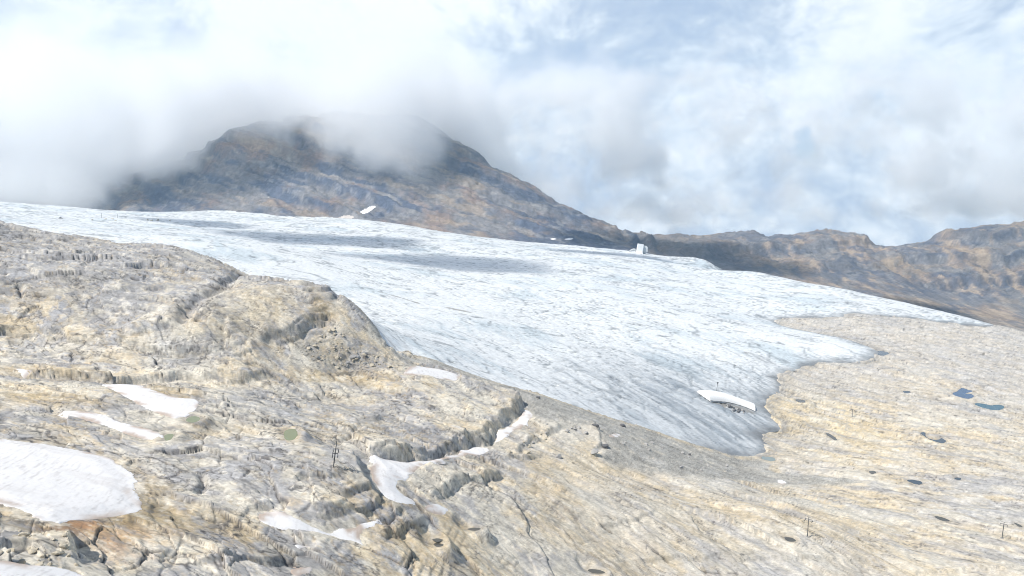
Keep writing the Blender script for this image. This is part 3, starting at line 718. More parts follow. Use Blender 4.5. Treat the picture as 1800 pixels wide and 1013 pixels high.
# ------------------------------------------------------------------ ground sheet, finer where the surface stands up
def screen_rows(us, y0, y1, nrows, height, nfine=2200, flatten=0.3, blur=14):
    """Distances of the rows along each column: dense on steps and slopes facing this side."""
    Yf = np.geomspace(y0, y1, nfine)
    cs = us[::3]
    X = cs[None, :] * Yf[:, None]; Yg = np.broadcast_to(Yf[:, None], X.shape)
    el = height(X.ravel(), Yg.ravel()).reshape(X.shape) / Yf[:, None]
    run = np.maximum.accumulate(el, 0)
    d = np.diff(run, axis=0)                                   # newly seen rise
    d = np.clip(d, 0, None)
    w = d + flatten * np.diff(np.log(Yf))[:, None] * 0.25 + 0.02 * np.abs(np.diff(el, axis=0))
    k = np.ones(blur) / blur
    w = np.apply_along_axis(lambda r: np.convolve(np.pad(r, blur, mode='edge'), k, 'same')[blur:-blur], 1, w)
    cw = np.vstack([np.zeros((1, w.shape[1])), np.cumsum(w, 0)]); cw /= cw[-1]
    t = np.linspace(0, 1, nrows); lf = np.log(Yf)
    rows = np.stack([np.interp(t, cw[:, j], lf) for j in range(len(cs))], 1)
    full = np.stack([np.interp(us, cs, rows[i]) for i in range(nrows)], 0)
    return np.exp(full)
QUAL = 1.0
NC, NR = int(930 * QUAL), int(1250 * QUAL)
us = np.concatenate([np.linspace(-1.05, -0.80, 40, endpoint=False), np.linspace(-0.80, 0.80, NC - 80, endpoint=False), np.linspace(0.80, 1.1, 40)])
Y = screen_rows(us, 55, 1330, NR, lambda a, b: macro(a, b)[0])
X = us[None, :] * Y
z, col, hill, mor, ice = rock(X.ravel(), Y.ravel())
print('rock', round(time.time() - T0, 1))
co = np.stack([X.ravel(), Y.ravel(), z], 1)
Q = grid_quads(NR, NC).reshape(-1, 4)
# drop what lies deep under the ice
qi = ice[Q].min(1); qx = co[Q, 0].mean(1); qy = co[Q, 1].mean(1)
keep = qi < 30
qh = hill[Q].mean(1) > 0.5; qm = (mor[Q].mean(1) > 0.5) & ~qh
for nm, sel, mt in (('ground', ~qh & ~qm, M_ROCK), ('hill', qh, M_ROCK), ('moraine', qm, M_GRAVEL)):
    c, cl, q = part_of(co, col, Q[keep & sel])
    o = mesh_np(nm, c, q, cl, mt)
    tag(o, kind='structure')
print('ground', len(Q), round(time.time() - T0, 1))
del z, col

# ------------------------------------------------------------------ glacier
def glacier_h(x, y):
    x = np.asarray(x, F); y = np.asarray(y, F)
    s = poly_sd(x, y, GL)
    z = base(x, y)
    return z, s
def glacier():
    nc, nr = int(660 * QUAL), int(400 * QUAL)
    u = np.linspace(-1.0, 1.0, nc)
    Yg = screen_rows(u, 420, 2650, nr, lambda a, b: base(a, b), 1200, 0.6)
    Xg = u[None, :] * Yg
    x = Xg.ravel().astype(F); y = Yg.ravel().astype(F)
    z, s = glacier_h(x, y)
    s = s + (1.6 * fbm(x, y, 20, 3, 0.6, 301) + 1.5 * fbm(x, y, 60, 2, .5, 303) + 1.2 * fbm(x, y, 6, 3, .6, 304)) * sst(np.hypot(x, y), 3000, 1500)
    dist = np.hypot(x, y)
    # flow coordinates: down to the tongue and to the right-hand lobe
    fl = np.array([0.50, -0.866]); fa = x * fl[0] + y * fl[1]; fb = -x * fl[1] + y * fl[0]
    w1 = fbm(x, y, 240, 3, 0.5, 311); w2 = fbm(x, y, 90, 3, 0.55, 313)
    fb2 = fb + 50 * w1 + 14 * w2; fa2 = fa + 60 * w2
    lines = fbm(fa2 / 7, fb2, 16, 4, 0.6, 321)
    fine = fbm(fa2 / 5, fb2, 4.5, 3, 0.6, 325)
    # crevasse arcs across the flow
    arc = fa + 0.0011 * (fb - 120) ** 2 + 40 * w1 + 16 * w2
    arcs = perlin(fb / 60 + 3 * w2, arc / 9, 331) * 0.6 + perlin(fb / 30, arc / 5, 333) * 0.5
    cz = sst(fbm(x, y, 260, 3, 0.5, 335), -0.15, 0.25)
    crev = (1 - sst(np.abs(arcs), 0.0, 0.06)) * cz
    w3 = fbm(x, y, 30, 3, 0.55, 315); dist = np.hypot(x, y)
    def thread(lam, st, wdt, seed):                                # fine dust threads, folded by the flow
        a = fbm(fa / st + 26 * w2, fb + 46 * w1 + 36 * w2 + 12 * w3, lam, 3, 0.55, seed)
        return 1 - sst(np.abs(a) / wdt, 0.0, 1.0)
    kd = np.clip(dist / 900, 0.6, 2.0)
    th1 = thread(48, 2.2, 0.040 * kd, 341); th2 = thread(20, 2.4, 0.055 * kd, 343); th3 = thread(95, 1.4, 0.026 * kd, 345)
    pa = sst(fbm(x, y, 75, 3, 0.55, 367), -0.05, 0.3); pb = sst(fbm(x, y, 55, 3, 0.55, 368), -0.1, 0.3)
    hum = fbm(x, y, 120, 4, 0.5, 351)
    hole = sst(fbm(x, y, 16, 3, 0.6, 353), 0.45, 0.6) * pa
    zz = z + 3.4 * sst(s, 0, 45) - 1.2 * (1 - sst(s, -1, 3)) + hum * 3.0 * sst(s, 0, 60) + 0.5 * lines * sst(s, 0, 8) - 1.6 * crev * sst(s, 8, 40) - 0.7 * th1 * pa - 1.5 * hole + 0.6 * fbm(x, y, 9, 3, 0.6, 355) * sst(s, 0, 6)
    # colour: dirty blue-white ice with rock dust in lines
    def C(*c): return np.array(c, F)
    def mixc(a, b, m): return a + (b - a) * m[..., None]
    white, blue, dirt, grit = C(.70,.715,.715), C(.50,.57,.605), C(.19,.21,.225), C(.11,.115,.12)
    c = np.broadcast_to(white, x.shape + (3,)).copy()
    c = mixc(c, blue, sst(fbm(x, y, 150, 4, 0.55, 361) + 0.5 * lines, 0.0, 0.5) * 0.75)
    zone = sst(fbm(x, y, 230, 3, 0.55, 391), 0.0, 0.35) * sst(fbm(x, y, 60, 3, 0.55, 393), -0.3, 0.2)
    near_t = sst(-y, -900, -540)                                  # dirtier and streakier towards the tongue
    c = mixc(c, dirt * 1.5, sst(lines + 0.5 * fine, 0.22, 0.70) * (0.10 + 0.30 * zone + 0.55 * near_t))
    c = mixc(c, dirt, sst(fine, 0.25, 0.55) * (0.08 + 0.34 * zone + 0.55 * near_t))
    c = mixc(c, dirt, crev * (0.85 - 0.3 * near_t) * sst(s, 5, 30))
    c = mixc(c, dirt, th1 * pa * 0.9); c = mixc(c, dirt * 0.9, th2 * pb * 0.85); c = mixc(c, dirt * 0.9, th3 * 0.7)
    c = mixc(c, grit, hole * 0.8)
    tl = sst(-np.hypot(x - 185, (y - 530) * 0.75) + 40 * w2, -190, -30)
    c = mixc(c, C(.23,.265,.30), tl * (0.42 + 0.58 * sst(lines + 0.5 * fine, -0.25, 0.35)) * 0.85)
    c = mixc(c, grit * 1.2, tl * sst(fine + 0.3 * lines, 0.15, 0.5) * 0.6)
    rim = 1 - sst(s + 14 * w3 + 9 * fine, -2, 17); c = mixc(c, C(.16,.165,.17), rim * 0.85 * sst(x, 120, 170))
    rim2 = sst(-np.abs(s - 14), -22, 0) * sst(x, 120, 180); c = mixc(c, dirt * 1.3, rim2 * sst(fine, -0.1, 0.3) * 0.7)
    # dark rock bands melting out
    for (a, b, hw) in DIRT:
        sd, t, L = line_dist(x, y, np.array([a, b]))
        m = sst(-np.abs(sd) - 4 * fbm(x, y, 12, 3, 0.6, 371), -hw, -hw * 0.4) * sst(t, 0, 0.08) * sst(1 - t, 0, 0.08)
        c = mixc(c, C(.24,.225,.20), m * 0.8)
    c = c * (1 + 0.22 * fbm(x, y, 4, 3, 0.6, 381)[..., None])
    Qg = grid_quads(nr, nc).reshape(-1, 4)
    co = np.stack([x, y, zz], 1)
    keep = s[Qg].max(1) > -0.6
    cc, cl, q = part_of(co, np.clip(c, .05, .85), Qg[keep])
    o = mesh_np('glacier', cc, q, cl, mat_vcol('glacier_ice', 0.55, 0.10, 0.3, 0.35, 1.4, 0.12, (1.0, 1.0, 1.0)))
    return tag(o, kind='structure')
DIRT = [(drop(783, 545), drop(830, 556), 7.0), (drop(660, 515), drop(745, 542), 3.0), (drop(1240, 705), drop(1330, 730), 6.0)]
glacier()
print('glacier', round(time.time() - T0, 1))

# ------------------------------------------------------------------ snow patches
def mat_snow():
    m = bpy.data.materials.new('old_snow'); m.use_nodes = True
    N = NT(m.node_tree)
    out = N.n('ShaderNodeOutputMaterial'); b = N.n('ShaderNodeBsdfPrincipled')
    a = N.n('ShaderNodeAttribute', attribute_name='col'); tc = N.n('ShaderNodeTexCoord')
    N.l(a.outputs['Color'], b.inputs['Base Color'])
    b.inputs['Roughness'].default_value = 0.7; b.inputs['Specular IOR Level'].default_value = 0.2
    bp = N.n('ShaderNodeBump'); bp.inputs['Strength'].default_value = 0.3; bp.inputs['Distance'].default_value = 0.25
    N.l(N.noise(tc.outputs['Object'], 0.9, 5, 0.6), bp.inputs['Height']); N.l(bp.outputs[0], b.inputs['Normal'])
    N.l(b.outputs[0], out.inputs[0])
    return m
M_SNOW = mat_snow()
def snow_patch(pg, thick, label):
    lo, hi = pg.min(0) - 1.5, pg.max(0) + 1.5
    Yc = pg[:, 1].mean()
    st = max(0.0011 * Yc * 1.3, 0.25)
    nx = int(np.clip((hi[0] - lo[0]) / st, 12, 260)); ny = int(np.clip((hi[1] - lo[1]) / (st * 1.5), 12, 200))
    gx, gy = np.meshgrid(np.linspace(lo[0], hi[0], nx), np.linspace(lo[1], hi[1], ny))
    x = gx.ravel().astype(F); y = gy.ravel().astype(F)
    s0 = poly_sd(x, y, pg)
    s = s0 + 1.5 * fbm(x, y, 6, 4, 0.7, 401)
    zs, fc = macro(x, y)
    s = s - 5.0 * sst(fc, 0.25, 0.6)
    zz = zs + 0.34 * thick * sst(s, -0.3, 7.0) - 0.9 * (1 - sst(s, -1.4, 0.2)) + 0.06 + 0.18 * fbm(x, y, 9, 3, 0.5, 403) * sst(s, 0, 3)
    c = np.tile(np.array([.82, .80, .785], F), (len(x), 1))
    # fine melt runnels down the slope with dust
    r = fbm(y / 7 + x / 14, x + 0.25 * y + 0.8 * fbm(x, y, 8, 2, 0.5, 406), 0.8, 3, 0.7, 405)
    d = sst(r, 0.02, 0.42) * (0.26 + 0.30 * sst(fbm(x, y, 20, 2, 0.5, 407), -0.2, 0.4))
    c = c + (np.array([.47, .44, .42], F) - c) * d[:, None]
    lay = fbm(x * 0.3 + y * 0.2, y * 0.9 - x * 0.25, 7, 4, 0.6, 411); d2 = sst(lay, 0.05, 0.45) * 0.30
    c = c + (np.array([.56, .52, .49], F) - c) * d2[:, None]
    e = (1 - sst(s + 1.5 * r, 0.0, 3.6)) * 0.85 * sst(fbm(x, y, 11, 2, 0.5, 409), -0.1, 0.3)
    c = c + (np.array([.44, .33, .25], F) - c) * e[:, None]
    q = grid_quads(ny, nx).reshape(-1, 4)
    keep = s[q].max(1) > -1.2
    cc, cl, q = part_of(np.stack([x, y, zz], 1), c, q[keep])
    piv = np.array([pg[:, 0].mean(), pg[:, 1].mean(), 0]); piv[2] = base(piv[:1], piv[1:2])[0]
    o = mesh_np('snow_patch', cc - piv, q, cl, M_SNOW)
    o.location = piv
    return tag(o, label, 'snow patch', 'old snow patches lying on the rock')
for pg, th, lab in SNOW.values(): snow_patch(pg, th, lab)

# ------------------------------------------------------------------ ponds
def mat_water(kind):
    colr = {'blue': (.012,.06,.15), 'teal': (.0,.075,.12), 'grey': (.03,.05,.075), 'green': (.17,.19,.085), 'milk': (.21,.255,.25), 'murk': (.085,.08,.068)}[kind]
    m = bpy.data.materials.new(kind + '_water'); m.use_nodes = True
    b = m.node_tree.nodes['Principled BSDF']
    b.inputs['Base Color'].default_value = (*colr, 1); b.inputs['Roughness'].default_value = 0.12
    b.inputs['IOR'].default_value = 1.33
    N = m.node_tree
    return m
WATER = {k: mat_water(k) for k in ('blue', 'teal', 'grey', 'green', 'milk', 'murk')}
for pg, lev, kind, lab in PONDS:
    c0 = pg.mean(0); out2 = c0 + (pg - c0) * (1 + (2.5 if c0[1] > 400 else 0.8) / np.maximum(np.hypot(*(pg - c0).T), 1.5))[:, None]
    n = len(pg)
    bm = bmesh.new()
    vs = [bm.verts.new((p[0] - c0[0], p[1] - c0[1], 0)) for p in out2]
    bm.faces.new(vs)
    bmesh.ops.triangulate(bm, faces=bm.faces[:])
    for f in bm.faces:
        if f.normal.z < 0: f.normal_flip()
    me = bpy.data.meshes.new('pond'); bm.to_mesh(me); bm.free(); me.materials.append(WATER[kind])
    o = bpy.data.objects.new('pond', me); COL.objects.link(o); o.location = (c0[0], c0[1], lev + 0.12)
    tag(o, lab, 'pond', 'meltwater ponds on the bare rock')

# ------------------------------------------------------------------ mountain and far ridges
MTN = [(130,376,2330),(230,377,2330),(290,379,2310),(380,382,2300),(430,387,2280),(500,390,2280),(570,392,2280),(640,394,2290),(690,400,2260),(760,412,2220),(830,421,2200),(900,429,2200),(1000,437,2200),(1120,448,2170),
 (150,371,2500),(230,342,2650),(295,302,2750),(340,285,2800),(400,230,2850),(430,222,2880),(500,214,2930),(560,206,2960),(650,196,3000),(720,206,2960),(760,226,2920),(800,256,2880),(850,285,2840),(900,309,2800),(950,336,2780),(1000,359,2750),(1050,383,2720),(1090,402,2700),(1115,411,2690),
 (1135,412,2700),(1175,408,2720),(1200,405,2740),(1220,411,2750),(1270,402,2780),(1310,403,2800),(1345,414,2820),(1400,410,2840),(1450,401,2850),(1480,405,2840),(1520,420,2820),(1545,430,2800),(1575,433,2760),(1620,428,2700),(1660,424,2650),(1695,419,2620),(1712,414,2620),(1727,404,2640),(1745,402,2640),(1768,408,2620),(1800,408,2620),(1870,395,2640),(2000,380,2700),(2200,370,2700),
 (1250,470,2200),(1330,495,2120),(1400,510,2060),(1500,530,2000),(1600,550,1950),(1700,570,1900),(1800,580,1880),(2000,600,1850),
 (1300,440,2480),(1400,450,2450),(1500,465,2400),(1570,488,2330),(1620,500,2350),(1700,503,2370),(1800,506,2380),(2000,500,2400),(1590,440,2620),
 (500,320,2600),(650,300,2650),(800,340,2550),(950,390,2450),(400,320,2600),(300,345,2540)]
MT = [P3(*s) for s in MTN] + [(x, y, z) for x, y, z in ((-2200,3300,200),(-1400,3400,250),(-600,3600,260),(0,3500,-50),(600,3300,-330),(1300,3300,-350),(2200,3200,-300),(-2600,2600,60),(-1700,2650,20),(2400,2500,-250),(2300,1900,-420))]
mtn = Tps(MT, 2e-7)
def mountain():
    nc, nr = int(620 * QUAL), int(230 * QUAL)
    u = np.linspace(-1.0, 1.02, nc)
    Yg = screen_rows(u, 1850, 3400, nr, lambda a, b: mtn(a, b), 900, 0.25)
    x = (u[None, :] * Yg).ravel().astype(F); y = Yg.ravel().astype(F)
    z = mtn(x, y)
    east = sst(x, 380, 560)
    wx = fbm(x, y, 260, 3, 0.5, 501)
    big = fbm(x, y, 330, 4, 0.5, 503)
    # gullies run down the face: crosswise ridged noise
    g1 = fbm(x + 0.25 * y * (1 - east) + 70 * wx, y / 5, 120, 4, 0.55, 511, ridged=True)
    g2 = fbm(x - 0.3 * y * (1 - east) + 30 * wx, y / 4, 38, 3, 0.55, 515, ridged=True)
    q = z + 0.30 * x * (1 - east) - 0.05 * x * east + 26 * big + 14 * fbm(x, y, 80, 3, 0.55, 521)
    st = terrace(q, 74, 3.2) - q
    st2 = terrace(q + 9 * fbm(x, y, 40, 3, 0.5, 523), 19, 2.6) - q - 9 * fbm(x, y, 40, 3, 0.5, 523)
    up = sst(y, 2230, 2420)
    bandp = sst(fbm(x, y, 400, 2, 0.5, 525), -0.35, 0.15)
    zz = z - 12 * up + up * (5 * big + 8 * (g1 - 0.2) * (1 + 0.8 * east) * (1 - 0.85 * np.exp(-((x - 390) / 170) ** 2)) + 5 * g2 + 0.5 * st * bandp + 0.55 * st2 + 4 * fbm(x, y, 24, 3, 0.6, 531)) + 2.0 * fbm(x, y, 14, 2, 0.6, 533)
    # steepness of the steps decides bare cliff or scree
    fr = (q / 74) % 1.0; cliff = sst(0.24 - np.abs(fr - 0.5), 0, 0.14) * bandp
    fr2 = (q / 19) % 1.0; cl2 = sst(0.25 - np.abs(fr2 - 0.5), 0, 0.2)
    def C(*c): return np.array(c, F)
    def mixc(a, b, m): return a + (b - a) * m[..., None]
    scree, brown, blueg, buff, lt = C(.20,.195,.20), C(.24,.175,.145), C(.085,.105,.15), C(.34,.27,.20), C(.29,.28,.27)
    n1 = fbm(x, y, 180, 4, 0.6, 541); n2 = fbm(x, y / 2.5, 40, 4, 0.6, 543); n3 = fbm(x, y / 3, 12, 3, 0.6, 545)
    c = np.broadcast_to(scree, x.shape + (3,)).copy()
    c = mixc(c, brown, sst(n1 + 0.4 * n2, -0.1, 0.35) * 0.8)
    c = mixc(c, buff, sst(n1 - 0.4 * n2 + 0.2 * east - 0.1, 0.15, 0.5) * 0.5)
    bq = fbm(x / 6.0, q, 60, 4, 0.62, 551); bq2 = fbm(x / 6, q, 17, 3, 0.6, 553)
    c = mixc(c, blueg, np.clip(sst(bq + 0.12 * n2, 0.04, 0.20) * 0.85 + 0.3 * cliff, 0, 0.9) * (1 - 0.3 * east))
    c = mixc(c, buff * 0.95, sst(-bq + 0.3 * bq2, 0.14, 0.36) * 0.6)
    c = mixc(c, lt, sst(bq2 + 0.3 * n3, 0.12, 0.35) * 0.5)
    c = mixc(c, blueg * 0.9, sst(-bq2 + 0.3 * n3, 0.16, 0.36) * 0.5)
    c = mixc(c, buff * 1.15, east * sst(n2 + 0.7 * n1, 0.05, 0.5) * 0.8 * sst(x, 650, 1000))
    c = mixc(c, C(.15,.14,.135), east * (1 - sst(x, 600, 1100)) * 0.55)  # left half of the ridge darkened, its shade put into the colour
    c = c * (1 + 0.35 * n3[..., None] + 0.3 * n2[..., None] - 0.22 * (g2[..., None] < -0.1))
    Qm = grid_quads(nr, nc).reshape(-1, 4)
    co = np.stack([x, y, zz], 1)
    qx = co[Qm, 0].mean(1)
    split = 470 + 0.0 * qx
    m = mat_vcol('mountain_rock', 0.95, 0.16, 0.07, 0.7, 14.0, 0.04)
    for nm, sel in (('mountain', qx < 470), ('ridge', qx >= 470)):
        cc, cl, q_ = part_of(co, np.clip(c, .04, .6), Qm[sel])
        tag(mesh_np(nm, cc, q_, cl, m), kind='structure')
mountain()
print('mountain', round(time.time() - T0, 1))

def mountain_snow():
    from mathutils.bvhtree import BVHTree
    me = bpy.data.objects['mountain'].data
    v = np.empty(len(me.vertices) * 3, F); me.vertices.foreach_get('co', v); v = v.reshape(-1, 3)
    f = np.empty(len(me.loops), np.int32); me.loops.foreach_get('vertex_index', f); f = f.reshape(-1, 4)
    px = v[:, 0] / v[:, 1]; cen = px[f].mean(1); f = f[(cen > -0.32) & (cen < 0.14) & (v[f, 1].mean(1) < 2700)]
    tree = BVHTree.FromPolygons(v.tolist(), f.tolist())
    for pts, dirty, lab in [([(630,374),(638,369),(648,364),(656,361),(664,364),(656,369),(648,375),(638,378)], 0, 'small white snow tongue on the lower face of the mountain'),
                            ([(588,386),(598,381),(612,378),(624,380),(622,385),(606,388)], 1, 'dirty pinkish snow heap at the foot of the mountain where the glacier begins'),
                            ([(966,421),(972,419),(979,421),(973,423)], 0, 'small pale snow spot low on the right part of the mountain face'),
                            ([(990,422),(998,419),(1010,420),(1002,423)], 0, 'right-hand one of the two small snow spots low on the mountain face')]:
        pg = np.array(pts, float); lo, hi = pg.min(0), pg.max(0)
        gx, gy = np.meshgrid(np.linspace(lo[0], hi[0], 26), np.linspace(lo[1], hi[1], 14))
        sd = poly_sd(gx.ravel(), gy.ravel(), smooth_line(pg, 2, True)) + 0.8 * fbm(gx.ravel(), gy.ravel(), 5, 2, 0.6, 421)
        co = []; ok = []
        for a, b in zip(gx.ravel(), gy.ravel()):
            r = ray(a, b); h = tree.ray_cast(Vector((0, 0, 0)), Vector((r[0], 1.0, r[1])).normalized())
            if h[0] is None: co.append((0, 0, 0)); ok.append(False)
            else: co.append(tuple(h[0] + h[1] * (1.2 if h[1].z > 0 else -1.2))); ok.append(True)
        co = np.array(co); ok = np.array(ok) & (sd > -0.2)
        q = grid_quads(14, 26).reshape(-1, 4); q = q[ok[q].all(1)]
        if len(q) == 0: continue
        span = np.ptp(co[q, 1], axis=1); q = q[span < 60]
        if len(q) == 0: continue
        c = np.tile(np.array([.55, .50, .46] if dirty else [.80, .79, .79], F), (len(co), 1)); c *= (1 + 0.2 * fbm(co[:, 0], co[:, 2], 12, 3, 0.6, 423))[:, None]
        cc, cl, q = part_of(co, c, q); piv = cc.mean(0)
        o = mesh_np('snow_patch', cc - piv, q, cl, M_SNOW); o.location = piv
        tag(o, lab, 'snow patch', 'snow on the mountain face')
mountain_snow()

# ------------------------------------------------------------------ plain materials
def mat(name, c, rough=0.6, metal=0.0, var=0.15, scale=2.0):
    m = bpy.data.materials.new(name); m.use_nodes = True
    N = NT(m.node_tree); out = N.n('ShaderNodeOutputMaterial'); b = N.n('ShaderNodeBsdfPrincipled'); tc = N.n('ShaderNodeTexCoord')
    k = N.math('MULTIPLY_ADD', N.noise(tc.outputs['Object'], scale, 5, 0.65), 2 * var, 1 - var)
    v = N.n('ShaderNodeVectorMath', operation='SCALE'); v.inputs[0].default_value = c; N.l(k, v.inputs['Scale'])
    N.l(v.outputs[0], b.inputs['Base Color']); b.inputs['Roughness'].default_value = rough; b.inputs['Metallic'].default_value = metal
    N.l(b.outputs[0], out.inputs[0]); return m
M_STEEL = mat('dark_galvanised_steel', (.10, .105, .11), 0.55, 0.3)
M_STEEL2 = mat('weathered_steel', (.16, .16, .155), 0.6, 0.2)
M_RUBBER = mat('black_rubber', (.03, .03, .03), 0.8)
M_CONC = mat('concrete', (.34, .33, .31), 0.9, 0, 0.2, 1.2)
M_FLEECE = mat('white_fleece', (.80, .80, .79), 0.9, 0, 0.06, 0.25)
M_FLEECE2 = mat('grey_fleece', (.56, .57, .57), 0.9, 0, 0.2, 0.2)
M_BOULDER = [mat('boulder_stone', (.47, .42, .33), 0.95, 0, 0.35, 0.9), mat('grey_boulder_stone', (.36, .35, .335), 0.95, 0, 0.35, 0.9), mat('dark_boulder_stone', (.13, .13, .135), 0.95, 0, 0.3, 0.9)]

def empty(name, loc, rz=0.0):
    o = bpy.data.objects.new(name, None); COL.objects.link(o); o.location = loc; o.rotation_euler = (0, 0, rz); o.empty_display_size = 0.5; return o
def part(name, bm, m, parent):
    me = bpy.data.meshes.new(name); bm.to_mesh(me); bm.free(); me.materials.append(m)
    o = bpy.data.objects.new(name, me); COL.objects.link(o); o.parent = parent; return o
def tube(bm, a, b, r0, r1, n=10):
    a, b = Vector(a), Vector(b); q = (b - a).to_track_quat('Z', 'Y'); L = (b - a).length
    ret = bmesh.ops.create_cone(bm, cap_ends=True, segments=n, radius1=r0, radius2=r1, depth=L)
    for v in ret['verts']: v.co = q @ v.co + (a + b) / 2
def box(bm, c, d, rot=None, taper=1.0):
    ret = bmesh.ops.create_cube(bm, size=1.0)
    for v in ret['verts']:
        k = taper if v.co.z > 0 else 1.0
        p = Vector((v.co.x * d[0] * k, v.co.y * d[1] * k, v.co.z * d[2]))
        if rot: p = rot @ p
        v.co = p + Vector(c)
def wheel(bm, c, r, w, axis='Y', n=14):
    ret = bmesh.ops.create_cone(bm, cap_ends=True, segments=n, radius1=r, radius2=r, depth=w)
    for v in ret['verts']:
        if axis == 'Y': v.co = Vector((v.co.x, v.co.z, v.co.y))
        v.co += Vector(c)
from mathutils import Matrix
def gz(x, y): return float(rock(np.array([x], F), np.array([y], F))[0][0])
def iz(x, y):
    v = float(base(np.array([x]), np.array([y]))[0])
    return v + 3.4 * float(sst(poly_sd(np.array([x]), np.array([y]), GL), 0, 45)[0])

# ------------------------------------------------------------------ drag-lift pylons
def lift_pylon(px, py, h, label, arm_az, arms=(1.0,), lean=0.0, footing=True, peak=True):
    x, y = drop(px, py); z = gz(x, y)
    root = empty('lift_pylon', (x, y, z - 0.05))
    tag(root, label, 'lift pylon', 'drag lift pylons standing on the bare rock')
    top = Vector((math.sin(lean) * h, 0, math.cos(lean) * h))
    bm = bmesh.new(); tube(bm, (0, 0, -0.6), top, 0.22 if lean < 0.1 else 0.17, 0.14, 14); part('mast', bm, M_STEEL, root)
    if footing:
        bm = bmesh.new(); box(bm, (0, 0, 0.15), (1.6, 1.6, 0.7), None, 0.8); part('footing', bm, M_CONC, root)
    bm = bmesh.new(); tube(bm, (0.0, -0.36, 0.5), top * 0.96 + Vector((0, -0.32, 0)), 0.035, 0.035, 5)
    for k in range(int(h / 0.55)):
        f = (k + 1) * 0.55 / h
        if f < 0.95: tube(bm, top * f + Vector((-0.2, -0.3, 0)), top * f + Vector((0.2, -0.3, 0)), 0.03, 0.03, 4)
    part('ladder', bm, M_STEEL, root)
    d = Vector((math.cos(arm_az), math.sin(arm_az), 0))
    for f in arms:
        c = top * f; w = 0.85 if lean > 0.1 else 1.7
        bm = bmesh.new(); tube(bm, c - d * w, c + d * w, 0.13, 0.13, 8); part('crossarm', bm, M_STEEL, root)
        for s_ in (-1, 1):
            e = c + d * (w * s_)
            hd = Vector((-d.y, d.x, 0))
            bm = bmesh.new(); tube(bm, e, e - Vector((0, 0, 0.75)), 0.09, 0.09, 7); box(bm, e - Vector((0, 0, 0.8)), (0.16, 1.7, 0.22), Matrix.Rotation(arm_az, 3, 'Z'))
            hg = part('sheave_hanger', bm, M_STEEL, root)
            for q in (-0.6, 0.6):
                bm = bmesh.new(); wheel(bm, (0, 0, 0), 0.30, 0.16, 'Y')
                for v in bm.verts: v.co = Matrix.Rotation(arm_az + math.pi / 2, 3, 'Z') @ v.co + e - Vector((0, 0, 0.98)) + hd * q
                part('sheave', bm, M_RUBBER, hg)
    if peak:
        bm = bmesh.new(); e = top; tube(bm, e - d * 2.0 + Vector((0, 0, 0.55)), e + d * 1.0 + Vector((0, 0, -0.1)), 0.08, 0.08, 6); part('service_arm', bm, M_STEEL, root)
    return root
lift_pylon(586, 826, 8.9, 'leaning dark lift pylon with two short crossarms, left of the branching snow patch', R(8), (0.70, 0.52), R(9), False, False)
lift_pylon(1419, 944, 10.4, 'tall grey lift pylon with a slanted top arm, right of the bottom centre', R(-38), (0.90,), R(1.5))
lift_pylon(1761, 947, 9.6, 'lift pylon near the right edge of the picture, with two arms at its head', R(-38), (0.90,), R(3))
lift_pylon(1498, 732, 7.6, 'small distant lift pylon standing on stacked rubble beside the glacier tongue', R(-60), (0.95,), R(1), True, False)

def slim_pole(px, py, Yd, h, label, r=0.22, head=True, name='pole', two=False, zz=None):
    x = ray(px, py)[0] * Yd if Yd else drop(px, py)[0]; y = Yd or drop(px, py)[1]
    z = iz(x, y) if zz is None else zz
    root = empty(name, (x, y, z)); tag(root, label, 'pole')
    bm = bmesh.new()
    if two:
        tube(bm, (-0.9, 0, -0.5), (0, 0, h), r, r * 0.8, 8); tube(bm, (0.7, 0, -0.5), (0.1, 0, h), r * 0.7, r * 0.7, 8)
    else: tube(bm, (0, 0, -0.5), (0, 0, h), r, r * 0.7, 8)
    part('mast', bm, M_STEEL2, root)
    if head:
        bm = bmesh.new(); box(bm, (0, 0, h + 0.1), (1.3, 0.8, 1.5), Matrix.Rotation(0.4, 3, 'Y'), 0.7); part('head', bm, M_STEEL, root)
    return root
slim_pole(1261, 693, 0, 7.4, 'two-legged dark lift mast rising from behind the white fleece mound', 0.2, True, 'lift_mast', True)
slim_pole(179, 386, 0, 13, 'tall thin mast on the sandy pad at the far left of the ice', 0.5, False, 'mast_pole')
slim_pole(207, 385, 0, 9, 'shorter mast on the sandy pad, right of the tall thin mast', 0.5, False, 'mast_pole')
slim_pole(1134, 411.5, 2700, 12, 'thin pole standing on the saddle right of the mountain', 0.6, False, 'mast_pole', False, float(mtn(np.array([ray(1134, 411)[0] * 2700]), np.array([2700.0]))[0]) - 1) if 'mtn' in globals() else None

